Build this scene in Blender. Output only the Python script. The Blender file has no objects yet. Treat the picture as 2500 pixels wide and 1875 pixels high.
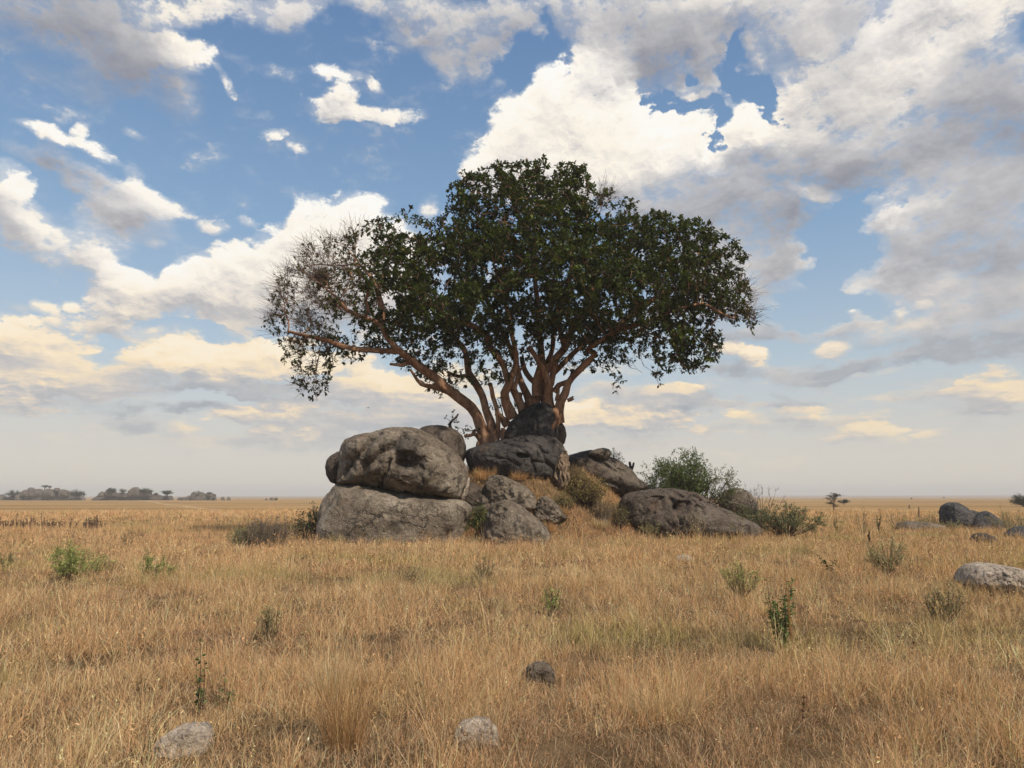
EXPOSURE = 0.0
SKY_STRENGTH = 0.13
CLOUD_GAIN = 1.0
SUN_STRENGTH = 4.5
SUN_ANGLE = 1.5
SUN_EL_DEG = 50
SUN_AZ_DEG = 138
HAZE = 0.00045
SKY_Q = 1.0
GRASS_Q = 0.8
import bpy, bmesh, math, random
import numpy as np
from mathutils import Vector, Matrix
scene = bpy.context.scene
COL = scene.collection
rng = np.random.default_rng(7)
random.seed(7)

# ------------------------------------------------------------------ camera
F = 1805.0                    # focal length in photograph pixels (2500 wide)
PITCH = math.radians(8.68)
CAM_H = 2.0
CP, SP = math.cos(PITCH), math.sin(PITCH)

def P(px, py, Y):
    """world point that stands at depth Y and is seen at photograph pixel (px, py)"""
    a = (px-1250.0)/F; b = (937.5-py)/F
    dy = CP-b*SP; dz = SP+b*CP
    t = Y/dy
    return Vector((a*t, Y, CAM_H+dz*t))

def azel(px, py):
    a = (px-1250.0)/F; b = (937.5-py)/F
    dy = CP-b*SP; dz = SP+b*CP
    l = math.sqrt(a*a+dy*dy+dz*dz)
    return math.atan2(a, dy), math.asin(dz/l)

cam_d = bpy.data.cameras.new('camera')
cam_d.sensor_width = 36.0
cam_d.lens = F/2500*36
cam_d.clip_start = 0.1
cam_d.clip_end = 20000
cam = bpy.data.objects.new('camera', cam_d)
cam.location = (0, 0, CAM_H)
cam.rotation_euler = (math.pi/2+PITCH, 0, 0)
COL.objects.link(cam)
scene.camera = cam

scene.view_settings.view_transform = 'Standard'
scene.view_settings.look = 'None'
scene.view_settings.exposure = EXPOSURE
scene.view_settings.gamma = 1.0
cy = scene.cycles
cy.max_bounces = 6
cy.diffuse_bounces = 2
cy.glossy_bounces = 2
cy.transmission_bounces = 4
cy.transparent_max_bounces = 8
cy.volume_bounces = 0
cy.use_adaptive_sampling = True
cy.adaptive_threshold = 0.02
cy.use_denoising = True
cy.denoiser = 'OPENIMAGEDENOISE'
cy.sample_clamp_indirect = 4.0
cy.caustics_reflective = False
cy.caustics_refractive = False

# ------------------------------------------------------------------ node helpers
class NT:
    def __init__(s, tree): s.t = tree; s.n = tree.nodes; s.l = tree.links
    def new(s, typ, **kw):
        n = s.n.new(typ)
        for k, v in kw.items(): setattr(n, k, v)
        return n
    def put(s, sock, v):
        if isinstance(v, bpy.types.NodeSocket): s.l.new(v, sock)
        elif v is not None: sock.default_value = v
    def math(s, op, a, b=None, c=None, clamp=False):
        n = s.n.new('ShaderNodeMath'); n.operation = op; n.use_clamp = clamp
        s.put(n.inputs[0], a)
        if b is not None: s.put(n.inputs[1], b)
        if c is not None: s.put(n.inputs[2], c)
        return n.outputs[0]
    def vmath(s, op, a, b=None, c=None, scale=None):
        n = s.n.new('ShaderNodeVectorMath'); n.operation = op
        s.put(n.inputs[0], a)
        if b is not None: s.put(n.inputs[1], b)
        if c is not None: s.put(n.inputs[2], c)
        if scale is not None: s.put(n.inputs['Scale'], scale)
        return n.outputs['Value'] if op in ('LENGTH', 'DOT_PRODUCT', 'DISTANCE') else n.outputs['Vector']
    def noise(s, vec, scale, detail=4, rough=0.5, dist=0.0, dims='3D', color=False, lac=2.0):
        n = s.n.new('ShaderNodeTexNoise'); n.noise_dimensions = dims
        s.put(n.inputs['Vector'], vec); s.put(n.inputs['Scale'], scale)
        s.put(n.inputs['Detail'], float(detail)); s.put(n.inputs['Roughness'], rough)
        s.put(n.inputs['Distortion'], dist); s.put(n.inputs['Lacunarity'], lac)
        return n.outputs['Color'] if color else n.outputs[0]
    def voro(s, vec, scale, feature='F1', rand=1.0, out=0):
        n = s.n.new('ShaderNodeTexVoronoi'); n.feature = feature
        s.put(n.inputs['Vector'], vec); s.put(n.inputs['Scale'], scale)
        s.put(n.inputs['Randomness'], rand)
        return n.outputs[out]
    def sm(s, v, a, b, lo=0.0, hi=1.0):
        n = s.n.new('ShaderNodeMapRange'); n.interpolation_type = 'SMOOTHSTEP'
        s.put(n.inputs[0], v); s.put(n.inputs[1], a); s.put(n.inputs[2], b)
        s.put(n.inputs[3], lo); s.put(n.inputs[4], hi)
        return n.outputs[0]
    def lin(s, v, a, b, lo=0.0, hi=1.0):
        n = s.n.new('ShaderNodeMapRange')
        s.put(n.inputs[0], v); s.put(n.inputs[1], a); s.put(n.inputs[2], b)
        s.put(n.inputs[3], lo); s.put(n.inputs[4], hi)
        return n.outputs[0]
    def ramp(s, v, stops, interp='LINEAR'):
        n = s.n.new('ShaderNodeValToRGB'); r = n.color_ramp; r.interpolation = interp
        while len(r.elements) < len(stops): r.elements.new(0.5)
        for e, (p, c) in zip(r.elements, stops):
            e.position = p; e.color = (*c, 1.0) if len(c) == 3 else c
        s.put(n.inputs[0], v)
        return n.outputs[0]
    def mix(s, fac, a, b, mode='MIX'):
        n = s.n.new('ShaderNodeMix'); n.data_type = 'RGBA'; n.blend_type = mode
        s.put(n.inputs[0], fac)
        s.put(n.inputs[6], a if isinstance(a, bpy.types.NodeSocket) else (*a, 1.0))
        s.put(n.inputs[7], b if isinstance(b, bpy.types.NodeSocket) else (*b, 1.0))
        return n.outputs[2]
    def sep(s, v):
        n = s.n.new('ShaderNodeSeparateXYZ'); s.put(n.inputs[0], v); return n.outputs
    def comb(s, x, y, z=0.0):
        n = s.n.new('ShaderNodeCombineXYZ')
        for i, v in enumerate((x, y, z)): s.put(n.inputs[i], v)
        return n.outputs[0]

def lin3(r, g, b):
    f = lambda c: (c/255/12.92) if c <= 10.3 else ((c/255+0.055)/1.055)**2.4
    return (f(r), f(g), f(b))
# ------------------------------------------------------------------ numpy noise
_pr = np.random.default_rng(11)
_perm = _pr.permutation(256).astype(np.int32); _perm = np.concatenate([_perm, _perm, _perm])
_g2 = np.stack([np.cos(np.arange(256)*2*np.pi/256), np.sin(np.arange(256)*2*np.pi/256)], 1).astype(np.float32)
_g3 = _pr.normal(size=(256, 3)).astype(np.float32); _g3 /= np.linalg.norm(_g3, axis=1)[:, None]
def perlin2(x, y, seed=0):
    xi = np.floor(x).astype(np.int32); yi = np.floor(y).astype(np.int32)
    xf = (x-xi).astype(np.float32); yf = (y-yi).astype(np.float32)
    xi = (xi+seed*37) & 255; yi = (yi+seed*91) & 255
    u = xf*xf*xf*(xf*(xf*6-15)+10); v = yf*yf*yf*(yf*(yf*6-15)+10)
    def g(ix, iy, dx, dy):
        h = _perm[_perm[ix]+iy]
        return _g2[h, 0]*dx+_g2[h, 1]*dy
    a = g(xi, yi, xf, yf); b = g(xi+1, yi, xf-1, yf)
    c = g(xi, yi+1, xf, yf-1); d = g(xi+1, yi+1, xf-1, yf-1)
    a = a+u*(b-a); c = c+u*(d-c)
    return 1.4*(a+v*(c-a))
def fbm2(x, y, octv=5, gain=0.5, lac=2.03, seed=0, billow=False):
    s = 0; amp = 1.0; tot = 0
    for i in range(octv):
        n = perlin2(x, y, seed+i*3)
        if billow: n = np.abs(n)*2-0.6
        s = s+amp*n; tot += amp
        amp *= gain; x = x*lac+3.1; y = y*lac+1.7
    return s/tot
def perlin3(p, seed=0):
    pi = np.floor(p).astype(np.int32); f = (p-pi).astype(np.float32); pi = (pi+seed*29) & 255
    w = f*f*f*(f*(f*6-15)+10)
    def g(i, j, k):
        h = _perm[_perm[_perm[pi[:, 0]+i]+pi[:, 1]+j]+pi[:, 2]+k]
        return _g3[h, 0]*(f[:, 0]-i)+_g3[h, 1]*(f[:, 1]-j)+_g3[h, 2]*(f[:, 2]-k)
    L = lambda a, b, t: a+t*(b-a)
    x00 = L(g(0, 0, 0), g(1, 0, 0), w[:, 0]); x10 = L(g(0, 1, 0), g(1, 1, 0), w[:, 0])
    x01 = L(g(0, 0, 1), g(1, 0, 1), w[:, 0]); x11 = L(g(0, 1, 1), g(1, 1, 1), w[:, 0])
    return 1.5*L(L(x00, x10, w[:, 1]), L(x01, x11, w[:, 1]), w[:, 2])
def fbm3(p, octv=4, gain=0.5, seed=0, ridge=False):
    s = 0; amp = 1.0; tot = 0
    for i in range(octv):
        n = perlin3(p, seed+i*5)
        if ridge: n = 1-2*np.abs(n)
        s = s+amp*n; tot += amp; amp *= gain; p = p*2.03+7.3
    return s/tot
def sstep(x, a, b):
    t = np.clip((x-a)/(b-a), 0, 1); return t*t*(3-2*t)
# x, y, half width, half height (photograph pixels), rotation (degrees, counter-clockwise), density, brightness
BLOBS = [
 # grey mass upper left
 (120, 40, 230, 110, -10, 1.2, .50), (330, 120, 190, 100, -30, 1.1, .45), (270, 205, 95, 45, 20, .7, .40), (130, 195, 90, 35, -10, .5, .38),
 (455, 10, 120, 55, 10, 1.2, .80), (455, 128, 75, 42, -5, 1.5, .95), (370, 110, 90, 50, 0, .7, .62), (440, 205, 40, 30, -40, .55, .72),
 (553, 198, 38, 13, -50, 1.0, .85),
 (675, 15, 110, 55, 15, 1.1, .66), (690, 62, 40, 30, 0, .5, .6), (870, 0, 70, 30, 0, .8, .66),
 (1090, 50, 160, 70, -8, 1.2, .60), (1060, 120, 110, 45, -25, .9, .60), (1180, 140, 70, 45, 0, .8, .60), (1230, 60, 90, 70, 0, .9, .56),
 (1225, 200, 30, 16, 30, .5, .7),
 # small ones in the blue
 (800, 176, 50, 17, -8, 1.1, .90), (855, 184, 30, 12, 0, .7, .84), (833, 238, 40, 40, 0, 1.2, .95), (815, 272, 80, 34, 0, 1.2, .93), (945, 282, 72, 22, 4, 1.1, .86),
 (912, 205, 22, 13, -30, .9, .8), (662, 325, 34, 13, 10, .9, .84), (722, 361, 26, 11, -10, .9, .84), (655, 277, 28, 9, 0, .5, .7),
 (120, 332, 78, 19, -8, 1.4, .95), (195, 322, 26, 18, 60, .8, .92), (235, 368, 52, 17, -18, 1.2, .92), (318, 322, 32, 13, -10, .7, .82),
 (110, 393, 95, 16, -12, 1.1, .34), (190, 430, 110, 32, -22, 1.2, .40), (270, 480, 110, 45, -20, 1.1, .56), (370, 490, 80, 30, -22, 1.2, .84),
 (290, 540, 110, 50, 10, 1.0, .66), (230, 525, 50, 25, 0, .6, .84), (15, 440, 62, 45, -30, 1.5, .96), (60, 520, 90, 40, -10, 1.0, .62), (110, 580, 170, 52, -12, 1.3, .78),
 (60, 525, 80, 14, -16, .8, .95), (215, 620, 70, 28, -25, 1.1, .82), (330, 420, 25, 18, -30, .5, .7),
 (515, 555, 42, 17, 5, 1.1, .80), (600, 543, 26, 11, 0, 1.0, .84), (370, 593, 26, 12, 15, .8, .82), (300, 655, 42, 10, -10, .9, .85),
 # cream cumulus bank on the left
 (285, 705, 75, 48, 10, 1.5, .92), (300, 750, 80, 35, 0, 1.0, .88), (400, 730, 110, 50, 0, 1.3, .95), (500, 690, 100, 60, 20, 1.5, 1.0), (555, 645, 60, 50, 10, 1.3, 1.0), (620, 700, 120, 80, 10, 1.5, .96),
 (700, 640, 110, 90, 25, 1.6, 1.0), (790, 570, 110, 75, 28, 1.7, 1.03), (870, 520, 60, 35, 30, 1.5, 1.03), (860, 640, 140, 110, 0, 1.5, .95), (720, 760, 170, 45, 0, 1.1, .58), (500, 770, 130, 22, 5, .6, .5),
 (1050, 510, 20, 32, -20, 1.0, .82), (960, 700, 170, 130, 0, 1.0, .8),
 (56, 755, 36, 13, 0, 1.0, .45), (112, 750, 36, 18, -15, 1.2, .80), (178, 750, 24, 14, -20, 1.0, .85), (145, 790, 30, 10, 0, .8, .72),
 (10, 800, 60, 24, 10, 1.0, .95), (90, 845, 160, 50, -5, 1.4, .92), (60, 925, 180, 50, -8, 1.4, .92), (180, 900, 150, 40, 0, 1.1, .66), (230, 935, 160, 36, -8, 1.0, .84), (110, 880, 90, 16, -12, .6, .50),
 (285, 812, 120, 22, -3, 1.1, .84), (330, 835, 70, 14, 0, .8, .5), (520, 780, 90, 18, 3, 1.1, .86), (580, 800, 50, 18, -20, .9, .8), (500, 830, 130, 16, 0, .5, .6),
 (390, 870, 90, 36, 10, 1.4, .96), (490, 880, 110, 48, 0, 1.6, 1.03), (600, 885, 90, 40, 5, 1.4, .92), (690, 870, 110, 42, 0, 1.5, .98), (480, 950, 230, 30, 0, 1.1, .50), (640, 945, 160, 36, 0, 1.1, .48), (330, 930, 120, 26, 0, 1.0, .6),
 (860, 900, 120, 45, -20, 1.3, .88), (960, 960, 130, 45, -5, 1.3, .90), (800, 960, 130, 28, 0, 1.0, .55), (1090, 950, 120, 60, 0, 1.1, .75), (900, 1010, 230, 40, 0, .9, .66), (1060, 1030, 180, 40, 0, .9, .70),
 (290, 995, 85, 17, 4, 1.0, .28), (455, 1005, 120, 14, -3, 1.1, .24), (350, 1035, 80, 16, 0, .8, .30), (200, 985, 50, 12, 0, .5, .5),
 (640, 1005, 100, 24, 10, 1.4, .98), (560, 1030, 70, 12, 0, .9, .90), (690, 1065, 75, 20, -4, 1.4, 1.0), (740, 1035, 180, 22, 0, .8, .62), (450, 1045, 50, 14, 0, .8, .8), (820, 1075, 200, 25, 0, .7, .66), (600, 1080, 260, 25, 0, .5, .6),
 # great white cumulus right of centre
 (1215, 400, 75, 70, 30, 1.7, 1.04), (1290, 300, 85, 80, 30, 1.8, 1.06), (1365, 205, 75, 75, 30, 1.8, 1.05), (1470, 150, 70, 80, 10, 1.5, .98), (1400, 330, 150, 110, 0, 1.6, 1.06), (1560, 330, 120, 85, -20, 1.6, 1.05),
 (1665, 305, 70, 55, -30, 1.5, 1.0), (1700, 370, 60, 50, 0, 1.0, .95), (1500, 430, 220, 80, 0, 1.2, .92), (1800, 310, 80, 60, 0, 1.4, .96), (1350, 430, 160, 60, 0, 1.2, 1.0),
 # grey under it
 (1760, 430, 140, 55, 0, 1.4, .40), (1660, 480, 160, 60, 0, 1.2, .50), (1850, 540, 170, 80, -15, 1.4, .42), (1700, 600, 160, 70, 0, 1.0, .55), (1880, 620, 130, 42, -10, 1.2, .66), (1790, 680, 160, 60, 0, 1.0, .70), (1740, 760, 180, 60, 0, 1.0, .62),
 # sheet across the top right
 (1500, 40, 260, 75, 0, 1.3, .58), (1800, 20, 300, 90, 0, 1.3, .66), (1770, 0, 90, 40, 0, .8, 1.0), (1650, 130, 170, 70, 0, 1.2, .50), (1560, 125, 60, 80, 0, .5, .62), (1720, 205, 90, 45, 0, .9, .62), (2050, 60, 230, 100, 0, 1.3, .64), (2320, 60, 220, 120, 10, 1.4, .88), (2250, 30, 120, 50, 20, .7, 1.0),
 (1990, 120, 45, 70, 40, .9, 1.0), (2130, 85, 50, 25, 30, .9, 1.0), (2050, 200, 150, 80, 0, 1.3, .74), (2170, 190, 90, 22, -20, .8, 1.0), (1960, 290, 130, 70, 0, 1.4, .86), (2150, 270, 190, 70, 0, 1.4, .80),
 (2400, 200, 170, 90, 0, 1.3, .52), (2330, 320, 240, 60, 10, 1.2, .48), (2050, 360, 260, 60, 0, 1.3, .66), (2030, 405, 210, 42, 0, 1.1, .50), (2300, 400, 260, 55, 5, 1.2, .46), (2450, 300, 120, 120, 0, .9, .50), (1990, 465, 60, 20, -20, 1.2, .88), (2035, 485, 25, 22, 0, .7, .85),
 (2240, 470, 120, 55, 20, 1.5, .80), (2200, 450, 45, 22, 30, .6, .98), (2400, 500, 200, 80, 0, 1.4, .62), (2260, 560, 140, 70, 10, 1.1, .60), (2380, 620, 220, 70, 0, 1.3, .46), (2330, 700, 190, 45, -5, 1.3, .70), (2300, 690, 60, 18, 15, .8, 1.0), (2440, 760, 170, 60, 0, 1.2, .60), (2150, 680, 120, 30, -10, .7, .50), (2250, 790, 180, 40, 0, .9, .60), (2420, 840, 180, 50, 0, 1.1, .44), (2250, 740, 20, 10, 0, .5, 1.0),
 # holes of blue
 (1832, 182, 46, 64, -10, -1.8, 0), (1862, 225, 26, 40, 10, -1.6, 0), (1640, 232, 50, 18, -10, -1.7, 0), (1722, 262, 50, 26, -20, -1.7, 0), (1722, 330, 18, 26, -10, -1.8, 0), (1860, 140, 14, 36, 20, .6, .8),
 (2050, 545, 85, 85, -10, -1.5, 0), (2060, 660, 55, 70, 0, -1.8, 0), (2150, 470, 22, 30, 0, -1.0, 0), (1360, 115, 60, 20, 0, -.6, 0), (1300, 100, 45, 35, 20, -.8, 0), (1290, 150, 70, 60, 0, -1.0, 0), (1060, 75, 28, 20, 0, -.7, 0),
 (540, 985, 120, 16, 0, -1.2, 0), (510, 815, 60, 14, 0, -.9, 0), (240, 870, 60, 20, 0, -.4, 0), (1980, 760, 150, 40, 0, -.8, 0), (40, 690, 200, 40, 0, -.6, 0),
(1815, 120, 20, 30, 20, -1.2, 0), (1790, 215, 24, 16, 0, -1.0, 0), (1850, 265, 20, 24, 0, -1.0, 0), (1810, 170, 14, 20, -30, 1.2, .8), (1848, 205, 12, 26, -20, 1.3, .82), (1690, 236, 14, 10, 0, 1.0, .85),
 (2010, 500, 30, 20, -20, .9, .85), (2100, 560, 26, 34, 20, .6, .75), (1880, 470, 90, 50, 0, .9, .48), (1920, 600, 70, 50, -10, 1.0, .60), (1760, 540, 120, 80, 0, .8, .46),
 # low on the right
 (1850, 815, 90, 16, 0, 1.0, .36), (2000, 810, 150, 18, 3, 1.1, .38), (2180, 830, 170, 20, 0, .9, .42), (1845, 872, 34, 24, -20, 1.5, 1.04), (1795, 848, 50, 14, -10, 1.1, .92), (2030, 855, 42, 19, 0, 1.3, .92), (2075, 763, 28, 8, 0, .9, .84), (2190, 765, 20, 14, 20, .8, .85),
 (1800, 895, 110, 22, -10, 1.1, .42), (1930, 912, 150, 22, -3, 1.2, .44), (2150, 895, 200, 18, 3, 1.1, .42), (2380, 860, 160, 30, 0, .8, .52),
 (1640, 955, 62, 14, 4, 1.2, .94), (1590, 975, 150, 26, 0, 1.1, .46), (1700, 985, 90, 20, 0, .8, .5), (1480, 960, 100, 20, 0, .7, .55),
 (1460, 1015, 130, 28, 0, 1.5, 1.02), (1590, 1020, 110, 26, -3, 1.5, 1.0), (1550, 1045, 180, 16, 0, .8, .62), (1500, 1075, 190, 16, 0, .7, .7),
 (1860, 985, 120, 14, -4, 1.0, .46), (1810, 1012, 50, 13, 0, 1.0, .90), (1960, 1010, 62, 16, -5, 1.2, .92), (1900, 1035, 150, 22, 0, 1.0, .58), (1915, 970, 36, 7, -20, .7, .25),
 (2130, 1042, 72, 14, 0, 1.3, .92), (2080, 1065, 110, 16, 0, .9, .76), (2330, 955, 36, 9, 0, .9, .9), (2300, 970, 110, 20, 0, .8, .55), (2440, 960, 110, 45, 5, 1.2, .82), (2350, 1000, 120, 22, 0, .8, .72), (2430, 1010, 40, 12, 0, .6, .95), (2270, 1055, 40, 8, 0, .7, .82), (2420, 910, 60, 14, 0, .6, .8),
]
BLOBS = [(x, y, rx, ry, ro, (d*.80 if d > 0 and rx < 60 and y < 660 else (d*1.25 if d > 0 and br < .72 and x > 1550 else d)), br) for x, y, rx, ry, ro, d, br in BLOBS]
def cloud_field(az, el):
    """cloud cover and colour seen at the given bearings and heights"""
    az = az.astype(np.float32); el = el.astype(np.float32)
    e1 = np.maximum(el, 0.0)
    nx = az; ny = np.power(e1+0.02, 0.85)*1.30
    wx = fbm2(az*6, el*8, 3, .55, seed=1); wy = fbm2(az*6, el*8, 3, .55, seed=2)
    vx = fbm2(nx*30, ny*34, 4, .6, seed=3); vy = fbm2(nx*30, ny*34, 4, .6, seed=4)
    mx_ = fbm2(nx*13, ny*15, 2, .5, seed=51); my_ = fbm2(nx*13, ny*15, 2, .5, seed=52)
    u = az+wx*0.028+mx_*.022+vx*0.016; v = el+wy*0.015+my_*.016+vy*0.012
    aD = np.zeros_like(az); aB = np.zeros_like(az); aW = np.zeros_like(az)
    for (bx, by, rx, ry, rot, d, br) in BLOBS:
        a, e = azel(bx, by); a2, _ = azel(bx+10, by); _, e2 = azel(bx, by-10)
        sx = abs(a2-a)/10*rx*1.35; sy = abs(e2-e)/10*ry*1.35; R = max(sx, sy)+0.02
        m = (np.abs(az-a) < R+.03) & (np.abs(el-e) < R+.03)
        if not m.any(): continue
        rr = math.radians(rot); c, s = math.cos(rr), math.sin(rr)
        wf = float(np.clip(sx/.085, .30, 1.0)) if d > 0 else 1.8
        du = az[m]-a+(u[m]-az[m])*wf; dv = el[m]-e+(v[m]-el[m])*wf
        q = np.sqrt(((du*c+dv*s)/sx)**2+((-du*s+dv*c)/sy)**2)
        g = np.clip(1-q, 0, 1); g = g*(1+0.35*(1-g))
        aD[m] += g*d
        if d > 0: aB[m] += g*d*br; aW[m] += g*d
    out = np.maximum(sstep(np.abs(az), .70, 1.0), sstep(el, .68, .9))
    gen = sstep(fbm2(az*3, el*4, 4, seed=8), -.05, .35)*out
    aD += gen*1.3; aW += gen*1.3; aB += gen*1.3*.72
    bright = aB/np.maximum(aW, .05)
    fb = fbm2(nx*13, ny*17, 9, .57, seed=5)
    bil = fbm2(nx*20+vx*.35, ny*24+vy*.35, 7, .55, seed=12, billow=True)
    cum = sstep(bright, .62, .95)                # 1 = cumulus, 0 = grey sheet
    base = np.minimum(aD, 1.25)
    # scattered low cloud that thins out upwards
    lowc = np.exp(-((el-.105)/.085)**2)
    thin = fbm2(nx*7+3, ny*26, 7, .58, seed=31)
    base = base+lowc*np.clip(thin*1.9+.22, -.3, .75)
    bright = np.where(aW < .12, bright*(aW/.12)+(.60+.35*thin)*(1-aW/.12), bright)
    bil2 = fbm2(nx*9+vx*.2, ny*11+vy*.2, 3, .5, seed=14, billow=True)
    fine = fbm2(nx*55, ny*70, 6, .66, seed=21)
    wisp = fbm2(nx*26+wx, ny*40+wy, 6, .62, seed=27)
    D = base+fb*(1.35-.55*cum)-bil*(.20+.45*cum)-bil2*.25*cum+wisp*.55+fine*.38
    w = 1.25-.62*cum
    alpha = sstep(D, .22, .22+w)
    Ds = base+fb*(1.35-.55*cum)-bil*(.30+.55*cum)-bil2*.45*cum+wisp*.12
    alpha = np.clip(alpha+(1-alpha)*alpha*(fine*2.0+wisp*1.2), 0, 1)
    alpha = np.maximum(alpha, .42*sstep(base+fb*.6+wisp*.5+fine*.15, -.05, .8))
    bil = bil+bil2
    return D, Ds, alpha, bright, cum, fb, bil, base
def _ramp(x, stops):
    xs = [s[0] for s in stops]; cs = np.array([s[1] for s in stops])
    return np.stack([np.interp(x, xs, cs[:, k]) for k in range(3)], -1)
def shade_clouds(az, el, step):
    """az, el on a regular grid; step = (cells per 0.01 rad in azimuth, in elevation); light falls from the upper right"""
    D, Ds, alpha, bright, cum, fb, bil, base = cloud_field(az, el)
    H = np.minimum(Ds, 2.2)
    def shift(A, da, de):       # value at (az+da, el+de), in units of 0.01 rad
        sx = int(round(da*step[0])); sy = int(round(de*step[1]))
        return np.roll(np.roll(A, -sx, 1), -sy, 0)
    emb = 0
    for k, wgt in ((.25, .7), (.6, .6), (1.4, .60), (3.2, .45)):
        emb = emb+wgt*(H-shift(H, .5*k, .85*k))
    emb = np.clip(emb, -1.3, 1.3)
    big = fbm2(az*5.5, el*8, 3, .5, seed=61)
    b2 = bright-.07*cum+big*.22+emb*(.13+.07*cum)+fb*.14*(1-cum*.3)
    thick = sstep(D, .4, 1.7)
    b2 = b2+(.5-thick)*(.26-.16*cum)
    above = np.clip(shift(base, 0, 3.0), 0, 1.4)-np.clip(shift(base, 0, -3.0), 0, 1.4)
    b2 = b2-np.clip(above, -.7, 1)*.12
    warm = np.clip(.5+1.6*fbm2(az*5, el*7, 3, seed=41), 0, 1)[..., None]
    high = _ramp(b2, [(0.0, lin3(122, 124, 138)), (.35, lin3(164, 163, 168)), (.6, lin3(199, 197, 198)), (.82, lin3(235, 230, 225)), (1.0, lin3(254, 248, 238)), (1.2, lin3(255, 253, 248))])
    low = _ramp(b2, [(0.0, lin3(148, 158, 170)), (.35, lin3(174, 178, 184)), (.6, lin3(200, 197, 196)), (.82, lin3(236, 220, 198)), (1.0, lin3(252, 232, 198)), (1.2, lin3(255, 240, 215))])
    t = sstep(el, .13, .30)[..., None]
    col = low*(1-t)+high*t
    col = col*(1-warm*np.array([0.0, .022, .07])*np.clip(b2*1.6-.6, 0, 1)[..., None])
    a = alpha*sstep(el, .005, .11)*np.clip(.86+.14*(bright-.3)/.45, .78, 1)
    return col, a

# ------------------------------------------------------------------ world: Nishita sky, with clouds computed at their bearings and heights
SUN_EL = math.radians(SUN_EL_DEG)
SUN_AZ = math.radians(SUN_AZ_DEG)      # clockwise from the view direction (+Y) towards +X
def cloud_map(name, az0, az1, el0, el1, W_, H_):
    az = np.linspace(az0, az1, W_, dtype=np.float32)[None].repeat(H_, 0)
    el = np.linspace(el0, el1, H_, dtype=np.float32)[:, None].repeat(W_, 1)
    col, a = shade_clouds(az, el, (W_/(az1-az0)/100, H_/(el1-el0)/100))
    px = np.concatenate([col, a[..., None]], 2).astype(np.float32)
    im = bpy.data.images.new(name, W_, H_, alpha=True, float_buffer=True)
    im.colorspace_settings.name = 'Non-Color'; im.alpha_mode = 'CHANNEL_PACKED'
    im.pixels.foreach_set(px.ravel()); im.update()
    return im
def build_world():
    w = bpy.data.worlds.new('World'); scene.world = w; w.use_nodes = True
    w.node_tree.nodes.clear()
    T = NT(w.node_tree)
    sky = T.new('ShaderNodeTexSky', sky_type='NISHITA', sun_disc=False)
    sky.sun_elevation = SUN_EL; sky.sun_rotation = SUN_AZ
    sky.altitude = 1500; sky.air_density = 1.0; sky.dust_density = 0.6; sky.ozone_density = 1.6
    bgS = T.new('ShaderNodeBackground'); T.l.new(sky.outputs[0], bgS.inputs[0]); bgS.inputs[1].default_value = SKY_STRENGTH
    x, y, z = T.sep(T.new('ShaderNodeTexCoord').outputs['Generated'])[:3]
    az = T.math('ARCTAN2', x, y); el = T.math('ARCSINE', z)
    def tex(im, az0, az1, el0, el1):
        n = T.new('ShaderNodeTexImage', interpolation='Linear', extension='EXTEND'); n.image = im
        T.l.new(T.comb(T.lin(az, az0, az1), T.lin(el, el0, el1)), n.inputs[0])
        return n.outputs
    A = (-.72, .72, -.02, .70); B = (-math.pi, math.pi, -.05, math.pi/2)
    ta = tex(cloud_map('clouds_ahead', *A, int(2600*SKY_Q), int(1500*SKY_Q)), *A)
    tb = tex(cloud_map('clouds_around', *B, 1024, 320), *B)
    inside = T.math('MULTIPLY', T.sm(T.math('ABSOLUTE', az), .66, .70, 1, 0), T.sm(el, .64, .68, 1, 0))
    ccol = T.mix(inside, tb[0], ta[0])
    calpha = T.math('MULTIPLY_ADD', T.math('SUBTRACT', ta[1], tb[1]), inside, tb[1])
    bgC = T.new('ShaderNodeBackground'); T.l.new(ccol, bgC.inputs[0]); bgC.inputs[1].default_value = CLOUD_GAIN
    e6 = T.math('DIVIDE', el, 0.6, clamp=True)
    veil = T.ramp(e6, [(0.0, (0.98,)*3), (0.12, (0.92,)*3), (0.30, (0.70,)*3), (0.5, (0.56,)*3), (0.75, (0.46,)*3), (1.0, (0.40,)*3)])
    vcol = T.ramp(e6, [(0.0, lin3(224, 214, 200)), (0.15, lin3(210, 206, 198)), (0.3, lin3(190, 204, 208)), (0.6, lin3(148, 184, 214)), (1.0, lin3(116, 160, 208))])
    bgV = T.new('ShaderNodeBackground'); T.l.new(vcol, bgV.inputs[0]); bgV.inputs[1].default_value = CLOUD_GAIN
    m0 = T.new('ShaderNodeMixShader'); T.l.new(veil, m0.inputs[0]); T.l.new(bgS.outputs[0], m0.inputs[1]); T.l.new(bgV.outputs[0], m0.inputs[2])
    mx = T.new('ShaderNodeMixShader')
    T.l.new(calpha, mx.inputs[0]); T.l.new(m0.outputs[0], mx.inputs[1]); T.l.new(bgC.outputs[0], mx.inputs[2])
    out = T.new('ShaderNodeOutputWorld'); T.l.new(mx.outputs[0], out.inputs[0])
    w.cycles.sampling_method = 'MANUAL'; w.cycles.sample_map_resolution = 512
build_world()
sun_d = bpy.data.lights.new('sun', 'SUN'); sun_d.energy = SUN_STRENGTH; sun_d.angle = math.radians(SUN_ANGLE); sun_d.color = (1.0, 0.90, 0.76)
sun = bpy.data.objects.new('sun', sun_d); COL.objects.link(sun)
sd = Vector((math.sin(SUN_AZ)*math.cos(SUN_EL), math.cos(SUN_AZ)*math.cos(SUN_EL), math.sin(SUN_EL)))
sun.rotation_euler = sd.to_track_quat('Z', 'Y').to_euler()
sun.location = (30, 10, 60)
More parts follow.
